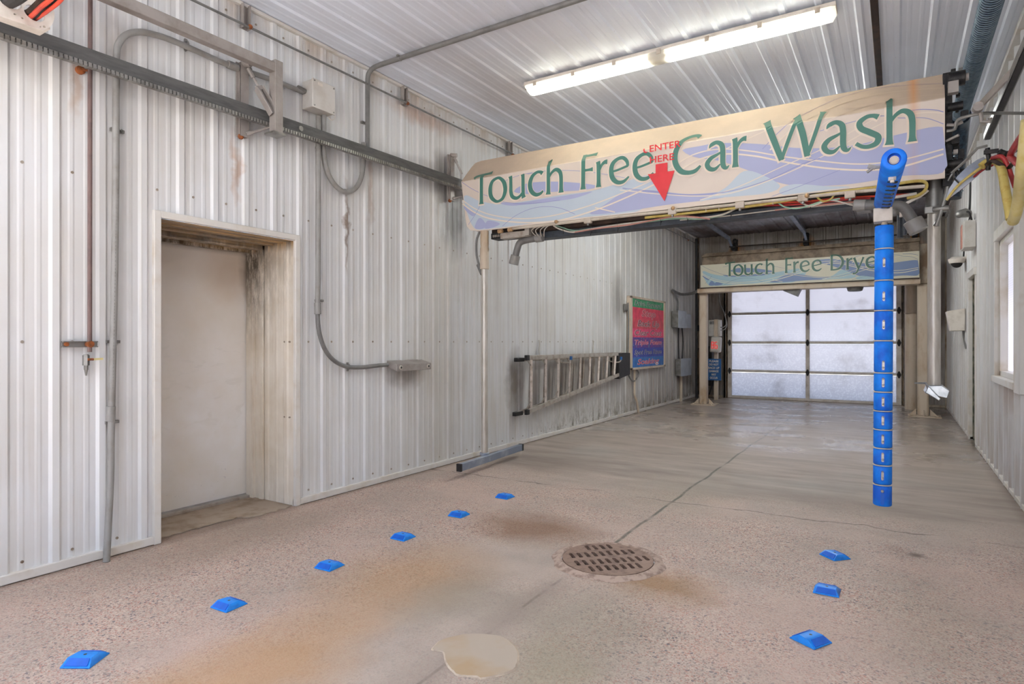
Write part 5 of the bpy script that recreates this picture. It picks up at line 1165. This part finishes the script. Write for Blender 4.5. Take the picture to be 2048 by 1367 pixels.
# ================================================================ far wall rod, brackets, struts
t = thing('torsion_shaft', (-1.6, YF-.2, 3.45), 'dark horizontal torsion shaft on brackets above the overhead door', 'shaft')
m2 = MB(); m2.tube([(-3.25, YF-.2, 3.47), (-1.6, YF-.2, 3.45), (.3, YF-.2, 3.44)], .014, 8); m2.build('shaft', 'darkbrown', t)
for x in (-3.15, -1.66, .3):
    m2 = MB(); m2.box((x-.05, YF-.26, 3.38), (x+.05, YF-.02, 3.40)); m2.box((x-.05, YF-.035, 3.15), (x+.05, YF-.02, 3.65)); m2.cyl((x-.05, YF-.2, 3.46), (x+.05, YF-.2, 3.46), .07, 14); m2.ball((x+.02, YF-.22, 3.6), .05, 8); m2.build('bearing_bracket', 'blackgear', t, bevel=.003)
    m2 = MB(); m2.box((x-.07, YF-.03, 2.98), (x+.07, YF-.022, 3.5)); m2.build('mounting_board', simple('stained_board', (176, 122, 62), .7, 0, (96, 66, 40), 8), t)
for i, (x, lab) in enumerate(((-3.2, 'sloping grey door track strut under the ceiling, left one'), (-1.66, 'sloping grey door track strut under the ceiling, centre one'))):
    m2 = MB(); m2.bar((x-.02, 11.2, ZC-.07), (x, YF-.5, 3.62), .08, .05); m2.bar((x, YF-.5, 3.62), (x+.02, YF-.12, 3.4), .05, .03)
    if i == 0: m2.bar((x+.02, YF-.14, 3.42), (x+.06, YF-.1, 3.1), .03, .03)
    tag(m2.build('track_strut', 'bluew', None, loc=(x, 12.5, 3.6), bevel=.003), lab, 'strut', 'door track struts')

# ================================================================ right wall fittings
t = thing('dome_camera', (XR, 10.8, 2.45), 'white dome camera on an arm high on the right wall', 'camera')
m2 = MB(); m2.tube([(XR-.02, 10.8, 2.47), (XR-.12, 10.75, 2.47)], .04, 12); m2.cyl((XR-.02, 10.8, 2.47), (XR, 10.8, 2.47), .07, 12); m2.build('arm', 'wht', t)
m2 = MB(); m2.tube([(XR-.13, 10.7, 2.50), (XR-.13, 10.7, 2.47), (XR-.13, 10.7, 2.41)], [.06, .105, .09], 20); m2.build('housing', 'wht', t)
m2 = MB(); m2.ball((XR-.13, 10.7, 2.415), .07, 16); m2.build('dome', 'black', t)
t = thing('alarm_box', (XR, 9.5, 2.4), 'beige box with a pink side panel on the right wall above the doorway', 'electrical box')
m2 = MB(); m2.box((XR-.03, 9.35, 2.46), (XR-.15, 9.75, 2.79)); m2.build('enclosure', 'box', t, bevel=.006)
m2 = MB(); m2.box((XR-.15, 9.55, 2.48), (XR-.158, 9.74, 2.77)); m2.build('pink_panel', 'pink', t)
m2 = MB(); m2.tube([(XR-.05, 9.55, 2.79), (XR-.08, 9.5, 2.9), (XR-.1, 9.55, 2.93)], .012, 8, k=4); m2.build('cable', 'black', t)
t = thing('wall_lamp', (XR, 9.9, 2.95), 'round grey wall lamp on the right wall above the beige box', 'lamp')
m2 = MB(); m2.tube([(XR-.02, 9.9, 2.95), (XR-.1, 9.86, 2.97), (XR-.15, 9.84, 2.96)], [.035, .06, .05], 14); m2.ball((XR-.16, 9.83, 2.955), .05, 12); m2.build('lamp_head', 'galv', t)
m2 = MB(); m2.tube([(XR-.02, 9.95, ZC-.1), (XR-.03, 10.0, 3.4), (XR-.04, 9.97, 3.1), (XR-.05, 9.92, 3.0)], .012, 8, k=4); m2.build('cable', 'black', t)
m2 = MB(); m2.tube([(XR-.04, 10.9, 2.5), (XR-.03, 10.6, 2.8), (XR-.03, 10.1, 2.95)], .01, 6, k=3); m2.build('camera_cable', 'black', t)
t = thing('slanted_hood', (XR, 10.8, 1.5), 'pale slanted box hood on the right wall left of the doorway', 'box')
a = 10.75
m2 = MB(); m2.prism([(XR-.03, a, 1.775), (XR-.245, a, 1.735), (XR-.2, a, 1.455), (XR-.03, a, 1.455)], (0, .3, 0)); m2.build('hood', 'wht', t, bevel=.006)
m2 = MB(); m2.tube([(XR-.05, a+.05, 1.46), (XR-.04, a+.05, 1.35), (XR-.02, a-.0, 1.2)], .012, 6, k=3); m2.build('cable', 'pvcd', t)
# big flexible hose in mesh along the ceiling, right
t = thing('hose_carrier', (.5, 5, 3.45), 'thick blue-black ribbed hose hung beneath the ceiling near the right wall', 'hose')
mb = MB(); mb.tube([(.5, Y0+.2, 3.42), (.5, 7.15, 3.42)], .060, 16)
mb.build('hose_core', 'mesh', t)
mb = MB(); y = .5
while y < 7.15:
    mb.tube([(.5+.063*math.cos(a), y+.006*math.sin(a), 3.42+.063*math.sin(a)) for a in [k*math.pi/7 for k in range(14)]], .005, 5, closed=True); y += .032
mb.build('hose_rings', simple('blue_grey_rings', (128, 146, 160), .35, .3, (96, 114, 130), 20), t)
mb = MB(); mb.tube([(.5, 7.1, 3.42), (.5, 7.28, 3.36), (.49, 7.4, 3.15), (.47, 7.45, 2.9), (.45, 7.45, 2.72)], .088, 16, k=4); hb = mb.build('hose_bend', 'mesh', t)
mb = MB()
for i in range(14):
    for j in range(5):
        z = 3.2-.034*i; a = math.radians(-150+22*j+(11 if i % 2 else 0)); mb.ball((.48+.087*math.cos(a), 7.40+.087*math.sin(a), z), .010, 6)
mb.build('mesh_highlights', simple('hose_mesh_glints', (160, 176, 188), .3, .6), hb)  # pale beads stand in for highlights on the mesh
for y in (1.5, 3.4, 6.8):
    m2 = MB(); m2.box((.47, y-.015, 3.46), (.53, y+.015, ZC-.002)); m2.build('hanger_strap', 'galv', t)
# angle braces and rods by the right rail
t = thing('rail_brace', (.6, 5.3, 3), 'flat beige angle brace between the right wall and the gantry rail', 'bracket', 'right rail supports')
m2 = MB(); m2.bar(G(1958, 213, 5.1), G(2018, 150, 4.7), .012, .07, up=(0, 1, 1)); m2.build('flat_bar', 'warmsteel', t, bevel=.003)
m2 = MB(); g = G(1957, 212, 5.0); m2.cyl(g, g+V(0, .06, 0), .03, 12); m2.build('bolt', 'warmsteel', t)
t = thing('rail_support_rod', (.6, 5.2, 2.9), 'thin cranked steel rods running from the sign right end to the wall', 'rod', 'right rail supports')
m2 = MB(); m2.tube([G(1893, 262, 5.2), G(1910, 258, 5.2), G(1915, 240, 5.2), G(1945, 230, 5.2), G(1975, 226, 5.2), (XR-.02, 5.5, G(2000, 222, 5.3).z)], .011, 8, k=3); m2.build('upper_rod', 'galv', t)
m2 = MB(); m2.tube([G(1893, 250, 5.25), G(1912, 250, 5.25), G(1925, 243, 5.25)], .012, 8); m2.tube([G(1962, 225, 5.1), G(1963, 243, 5.1), G(1980, 243, 5.1), G(1980, 236, 5.1)], .013, 8); m2.build('hook', 'warmsteel', t)
m2 = MB(); m2.tube([G(1903, 346, 5.2), G(1930, 322, 5.2), G(1955, 296, 5.2), G(1975, 291, 5.2)], .009, 8); m2.build('lower_rod', 'galv', t)
# hanging hoses
def hose(pts, r, m_, label, y=5.0, k=6, grp='hoses hanging at the right end of the gantry'):
    P = [G(p[0], p[1], p[2] if len(p) > 2 else y) for p in pts]
    m2 = MB(); m2.tube(P, r, 12, k=k); tag(m2.build('hose', m_, None, loc=P[0]), label, 'hose', grp)
hose([(1962, 333), (1975, 324), (1992, 322, 4.95), (2003, 338, 4.8), (2010, 375, 4.7), (2017, 412, 4.65), (2021, 438, 4.62)], .024, 'yellow', 'mustard yellow hose looping down to a free end beside right window')
hose([(2026, 442, 4.6), (2032, 425, 4.5), (2038, 395, 4.4), (2043, 350, 4.2), (2049, 305, 4.1), (2056, 240, 4.)], .03, 'paleyel', 'pale yellow hose rising at the right edge of the photo')
hose([(2060, 250, 4.), (2042, 275, 4.2), (2028, 296, 4.4), (2021, 312, 4.5), (2030, 322, 4.4), (2044, 334, 4.3), (2060, 345, 4.2)], .018, 'red', 'red hose bent like a hook at the right edge')
hose([(1985, 316, 4.9), (2003, 313, 4.8), (2015, 330, 4.8), (2022, 350, 4.8), (2030, 374, 4.85)], .013, 'red', 'thin dark red hose hanging behind the yellow hose')
hose([(1972, 330, 4.9), (1985, 322, 4.9), (2000, 328, 4.8), (2016, 336, 4.8), (2030, 320, 4.7)], .012, 'darkbrown', 'dark hose bundled above the yellow hose')
hose([(1896, 396, 5.2), (1912, 384, 5.2), (1934, 367, 5.15), (1952, 350, 5.1), (1968, 338, 5.05), (1985, 330, 5.)], .008, 'red', 'thin red tube along the underside of the grey flat hose', k=5)
t = thing('flat_hose_bundle', (.4, 5.1, 2.4), 'shiny grey flat hose bundle sagging from gantry to right rail', 'hose')
P = [G(1893, 398, 5.15), G(1905, 382, 5.15), G(1925, 360, 5.12), G(1945, 342, 5.1), G(1962, 327, 5.05), G(1972, 318, 5.0)]
wd = [.004, .026, .042, .045, .035, .02]
mb = MB(); vs = []
for i, p in enumerate(P):
    d_ = (P[min(i+1, 5)]-P[max(i-1, 0)]).normalized(); n_ = V(-d_.z, 0, d_.x).normalized()
    vs += [p-n_*wd[i]*-1, p-n_*wd[i]]
vs2 = [v+V(.0, .014, 0) for v in vs]
fs = [(2*i, 2*i+1, 2*i+3, 2*i+2) for i in range(5)]
mb.add(vs, fs); mb.add(vs2, fs); mb.add(vs+vs2, [(2*i, 2*i+2, 14+2*i-2+0, 12+2*i) if 0 else (2*i, 2*i+2, 12+2*i+2, 12+2*i) for i in range(5)]+[(2*i+1, 2*i+3, 12+2*i+3, 12+2*i+1) for i in range(5)])
mb.build('flat_hose', 'bluew', t)
m2 = MB(); m2.tube([G(1893, 400, 5.1), G(1915, 372, 5.08), G(1945, 347, 5.05), G(1970, 330, 5.0)], .009, 8, k=4); m2.build('edge_tube', 'yellow', t)
m2 = MB(); m2.box(G(1966, 312, 5.)+V(0, -.03, 0), G(2000, 292, 4.9)+V(0, .05, 0)); m2.tube([G(1976, 340, 4.98), G(1978, 320, 4.98), G(1975, 296, 4.98)], .014, 8); m2.tube([G(1998, 303, 4.9), G(2015, 308, 4.9), G(2028, 300, 4.8)], .02, 8, k=3); m2.build('trolley_clamp', 'blackgear', t, bevel=.004)
m2 = MB(); m2.tube([G(1908, 356, 5.1), G(1920, 368, 5.1)], .005, 6); m2.build('cable_tie', 'black', t)
m2 = MB(); m2.tube([G(1896, 362, 5.25), G(1906, 345, 5.25), G(1930, 322, 5.22), G(1952, 300, 5.2)], .006, 6, k=3); m2.build('steel_wire', 'galv', t)

# ================================================================ ceiling lights
def fixture(yc, label, tube='tube'):
    t = thing('ceiling_light', (-1.67, yc, ZC), label, 'ceiling light', 'sealed fluorescent fixtures')
    lx0, lx1, ly0, ly1 = -2.98, -.37, yc-.08, yc+.08
    mb = MB(); mb.box((lx0, ly0, ZC-.055), (lx1, ly1, ZC-.022)); mb.build('housing', 'wht', t, bevel=.006)
    mb = MB()
    prof = [(0, ZC-.055), (.004, ZC-.085), (.03, ZC-.115), (.08, ZC-.125), (.13, ZC-.115), (.156, ZC-.085), (.16, ZC-.055)]
    vs = []
    for x in (lx0+.005, lx0+.03, lx1-.03, lx1-.005):
        e = .35 if x in (lx0+.005, lx1-.005) else 1
        for y, z in prof: vs.append((x, ly0+.08+(y-.08)*(.85 if e < 1 else 1), ZC-.055+(z-ZC+.055)*e))
    n = 7; fs = [(i*n+j, i*n+j+1, (i+1)*n+j+1, (i+1)*n+j) for i in range(3) for j in range(n-1)]+[tuple(range(n)), tuple(range(3*n, 4*n))]
    mb.add(vs, fs); mb.build('diffuser', 'diff', t, smooth=50)
    for (a, b) in ((lx0+.08, -1.79), (-1.60, lx1-.1)):
        for y in (ly0+.05, ly0+.11):
            m2 = MB(); m2.cyl((a, y, ZC-.08), (b, y, ZC-.08), .013, 12); m2.build('tube', tube, t)
    mb = MB(); mb.box((-1.78, ly0+.02, ZC-.1), (-1.61, ly1-.02, ZC-.056)); mb.build('lamp_holder', 'wht', t, bevel=.003)
    for i in range(7):
        x = lx0+.12+i*(lx1-lx0-.24)/6
        m2 = MB(); m2.box((x-.018, ly0-.006, ZC-.08), (x+.018, ly0+.006, ZC-.04)); m2.build('clip', 'cream', t, bevel=.002)
    m2 = MB(); m2.cyl((lx0-.025, yc, ZC-.05), (lx0, yc, ZC-.05), .014, 8); m2.build('end_plug', 'black', t)
fixture(5.03, 'long sealed two-tube fluorescent fixture on the white ribbed ceiling')
fixture(8.6, 'added unseen fill fixture on the ceiling behind the Touch Free Car Wash sign', 'fill_tube_rear')  # added lamp, hidden by the sign, to brighten the far bay
fixture(-.75, 'added unseen fill fixture on the ceiling over the entrance', 'fill_tube_entrance')  # added lamp, unseen behind the camera, to lift the interior brightness

# ================================================================ floor: drain, studs, patch
gc = V(-1.458, 3.39, 0); gr_ = .268
ang = math.atan2(3.597-3.301, -1.358+1.673)           # rows of slots run this way
U = V(math.cos(ang), math.sin(ang), 0); W = V(-math.sin(ang), math.cos(ang), 0)
holes = []
def slot_loop(cu, cv, rot, hl, hw):
    o = []
    for a in [2*math.pi*k/12 for k in range(12)]:
        x = hw*math.cos(a); y = hw*math.sin(a)+(hl if math.sin(a) > 0 else -hl)
        o.append((cu+x*math.cos(rot)-y*math.sin(rot), cv+x*math.sin(rot)+y*math.cos(rot)))
    return o
for r_i, cv in enumerate((-.147, -.043, .081, .195)):
    half = math.sqrt((gr_-.03)**2-(abs(cv)+.03)**2)
    n_ = int(2*half/.047)
    for i in range(n_+1):
        cu = -n_*.047/2+i*.047+(.012 if r_i % 2 else -.006)
        if math.hypot(cu, abs(cv)+.035) < gr_-.012: holes.append(slot_loop(cu, cv, 0, .028, .0125))
vs, fs = curve_plate([(gr_*math.cos(a), gr_*math.sin(a)) for a in [2*math.pi*k/64 for k in range(64)]], holes, .02)
t = thing('drain_grate', tuple(gc), 'round rusty cast iron drain grate set in the concrete floor', 'drain')
mb = MB(); mb.add([gc+U*v[0]+W*v[1]+V(0, 0, v[2]+.006-.002) for v in vs], fs); mb.build('grate', 'grate', t, smooth=0)
mb = MB(); n = 64; vs = []
for k in range(n):
    a = 2*math.pi*k/n; jit = .007*math.sin(k*1.1)+.006*math.sin(k*.6+1)
    for r_, z in ((.272, .012), (.285, .018), (.305, .011), (.332+jit, .0008)): vs.append((gc.x+r_*math.cos(a), gc.y+r_*math.sin(a), z))
fs = [(4*k+j, 4*k+j+1, 4*((k+1) % n)+j+1, 4*((k+1) % n)+j) for k in range(n) for j in range(3)]
mb.add(vs, fs); mb.build('collar', 'ring', t, smooth=60)['label'] = 'rough pinkish mortar collar'
mb = MB(); mb.tube([gc+V(0, 0, .001), gc+V(0, 0, -.5)], .271, 48, cap=False); mb.add([gc+V(.271*math.cos(k*math.pi/24), .271*math.sin(k*math.pi/24), -.5) for k in range(48)], [tuple(range(48))]); mb.build('dark_shaft', 'pit', t, smooth=0)
# concrete patch with chipped pale edge
pp = [F(*p) for p in ((862, 1300), (868, 1290), (880, 1280), (905, 1272), (940, 1267), (975, 1268), (1003, 1272), (1022, 1282), (1034, 1296), (1039, 1312), (1036, 1332), (1028, 1342), (1008, 1350), (985, 1355), (962, 1359), (955, 1355), (935, 1354), (915, 1352), (905, 1344), (896, 1335), (889, 1322), (886, 1306), (876, 1302))]
pl = cr([tuple(p) for p in pp], 3, True)
mb = MB(); cen = sum((Vector(p) for p in pl), V(0, 0, 0))/len(pl)
n = len(pl); inner = [Vector(p).lerp(cen, .035+random.uniform(0, .02))+V(0, 0, .0055) for p in pl]
mb.add([tuple(v) for v in inner], [tuple(range(n))], 0); mb.add([Vector(p)+V(0, 0, .0006) for p in pl]+inner, [(i, (i+1) % n, n+(i+1) % n, n+i) for i in range(n)], 1)
tag(mb.build('concrete_patch', ['patch', 'patchedge'], None, loc=cen, smooth=0), 'irregular pale tan concrete repair patch with chipped edge on the near floor', 'floor patch')
# blue lane studs
def stud_parts(t):
    b = .06; h = .027
    m = MB(); m.add([(-b, -b, 0), (b, -b, 0), (b, b, 0), (-b, b, 0), (-b, -b, .004), (b, -b, .004), (b, b, .004), (-b, b, .004), (-b*.9, -b*.42, h), (b*.9*.82, -b*.42, h), (b*.82*.9, b*.42, h), (-b*.82*.9, b*.42, h)],
          [(0, 3, 2, 1), (0, 1, 5, 4), (1, 2, 6, 5), (2, 3, 7, 6), (3, 0, 4, 7), (4, 5, 9, 8), (5, 6, 10, 9), (6, 7, 11, 10), (7, 4, 8, 11), (8, 9, 10, 11)])
    m.cyl((0, 0, h-.001), (0, 0, h+.0006), .007, 8, 1)
    o = m.build('stud_body', ['stud', 'darkblue'], t, loc=(0, 0, 0), bevel=.003); o.location = (0, 0, 0)
    for s_ in (-1, 1):
        m = MB(); m.add([(-b*.8, s_*b*.93, .0070), (b*.8, s_*b*.93, .0070), (b*.68, s_*b*.5, .0258), (-b*.68, s_*b*.5, .0258)], [(0, 1, 2, 3)])
        m.prism([(-b*.8, s_*b*.93, .0070), (b*.8, s_*b*.93, .0070), (b*.68, s_*b*.5, .0258), (-b*.68, s_*b*.5, .0258)], (0, s_*.0015, .002))
        o = m.build('reflector_face', 'studd', t, loc=(0, 0, 0)); o.location = (0, 0, 0)
labs = ['blue plastic lane stud in the near left corner, nearest of the left row', 'blue lane stud in front of the side door, second nearest of the left row', 'blue lane stud right of the side door casing, third in left row',
        'blue lane stud below the wall sensor housing, fourth in left row', 'blue lane stud below the steel foot bar, fifth in left row', 'smallest and farthest blue lane stud of the left row',
        'nearest blue lane stud of the right row, turned diagonally', 'middle blue lane stud of the right row', 'farthest blue lane stud of the right row, below the blue pole']
pos = [(-2.80, 1.19, .55), (-2.785, 1.815, .05), (-2.777, 2.439, .08), (-2.775, 3.059, 0), (-2.779, 3.678, .04), (-2.775, 4.309, -.05), (-.318, 2.948, 1.06), (-.309, 3.575, 0), (-.318, 4.175, -.75)]
first = None
for (x, y, a), lb in zip(pos, labs):
    if first is None:
        first = thing('lane_stud', (x, y, .001), lb, 'floor stud', 'blue lane studs'); first['_o'] = (0, 0, 0); stud_parts(first); o = first; o.rotation_euler.z = a
        continue
    o = copy_tree(first); o.location = (x, y, .001); o.rotation_euler.z = a; o['label'] = lb

# tidy helper props
for o in list(bpy.data.objects):
    if '_o' in o: del o['_o']
# ================================================================ light
w = bpy.data.worlds.new('sky'); SC.world = w; w.use_nodes = True
nt = w.node_tree; bg = nt.nodes['Background']
tc = nt.nodes.new('ShaderNodeTexCoord'); sp = nt.nodes.new('ShaderNodeSeparateXYZ'); mr = nt.nodes.new('ShaderNodeMapRange'); mx_ = nt.nodes.new('ShaderNodeMix'); mx_.data_type = 'RGBA'
nt.links.new(tc.outputs['Generated'], sp.inputs[0]); nt.links.new(sp.outputs[2], mr.inputs[0]); mr.inputs[1].default_value = -.05; mr.inputs[2].default_value = .5
nt.links.new(mr.outputs[0], mx_.inputs[0]); mx_.inputs[6].default_value = (.86, .92, 1.03, 1); mx_.inputs[7].default_value = (.5, .70, 1.05, 1)
nt.links.new(mx_.outputs[2], bg.inputs[0]); bg.inputs[1].default_value = 1.8
def sun(name, rot, k, col, ang=1.0):
    l = bpy.data.lights.new(name, 'SUN'); l.energy = k; l.color = col; l.angle = math.radians(ang); o = bpy.data.objects.new(name, l); COL.objects.link(o); o.rotation_euler = rot; o.location = (0, 20, 12); return o
# high sun on the concrete apron in front of the entrance
sun('sun', (math.radians(24), 0, math.radians(12)), 24.0, (.97, .98, 1.0), 2)
# the added, unseen ceiling fixtures above also brighten the bay
cam = bpy.data.cameras.new('camera'); co = bpy.data.objects.new('camera', cam); COL.objects.link(co)
co.location = (0, 0, EYE); co.rotation_euler = (math.radians(90), 0, YAW)
cam.sensor_fit = 'HORIZONTAL'; cam.sensor_width = 36; cam.lens = FOC*36/2048; cam.clip_start = .02; cam.clip_end = 200
cam.shift_y = -.5/2048
SC.camera = co
SC.view_settings.view_transform = 'Standard'; SC.view_settings.look = 'None'; SC.view_settings.gamma = 1; SC.view_settings.exposure = 0.3
SC.view_settings.use_curve_mapping = False
SC.cycles.adaptive_threshold = .025; SC.cycles.max_bounces = 7; SC.cycles.diffuse_bounces = 5; SC.cycles.transparent_max_bounces = 6; SC.cycles.caustics_reflective = False; SC.cycles.caustics_refractive = False; SC.cycles.sample_clamp_indirect = 8
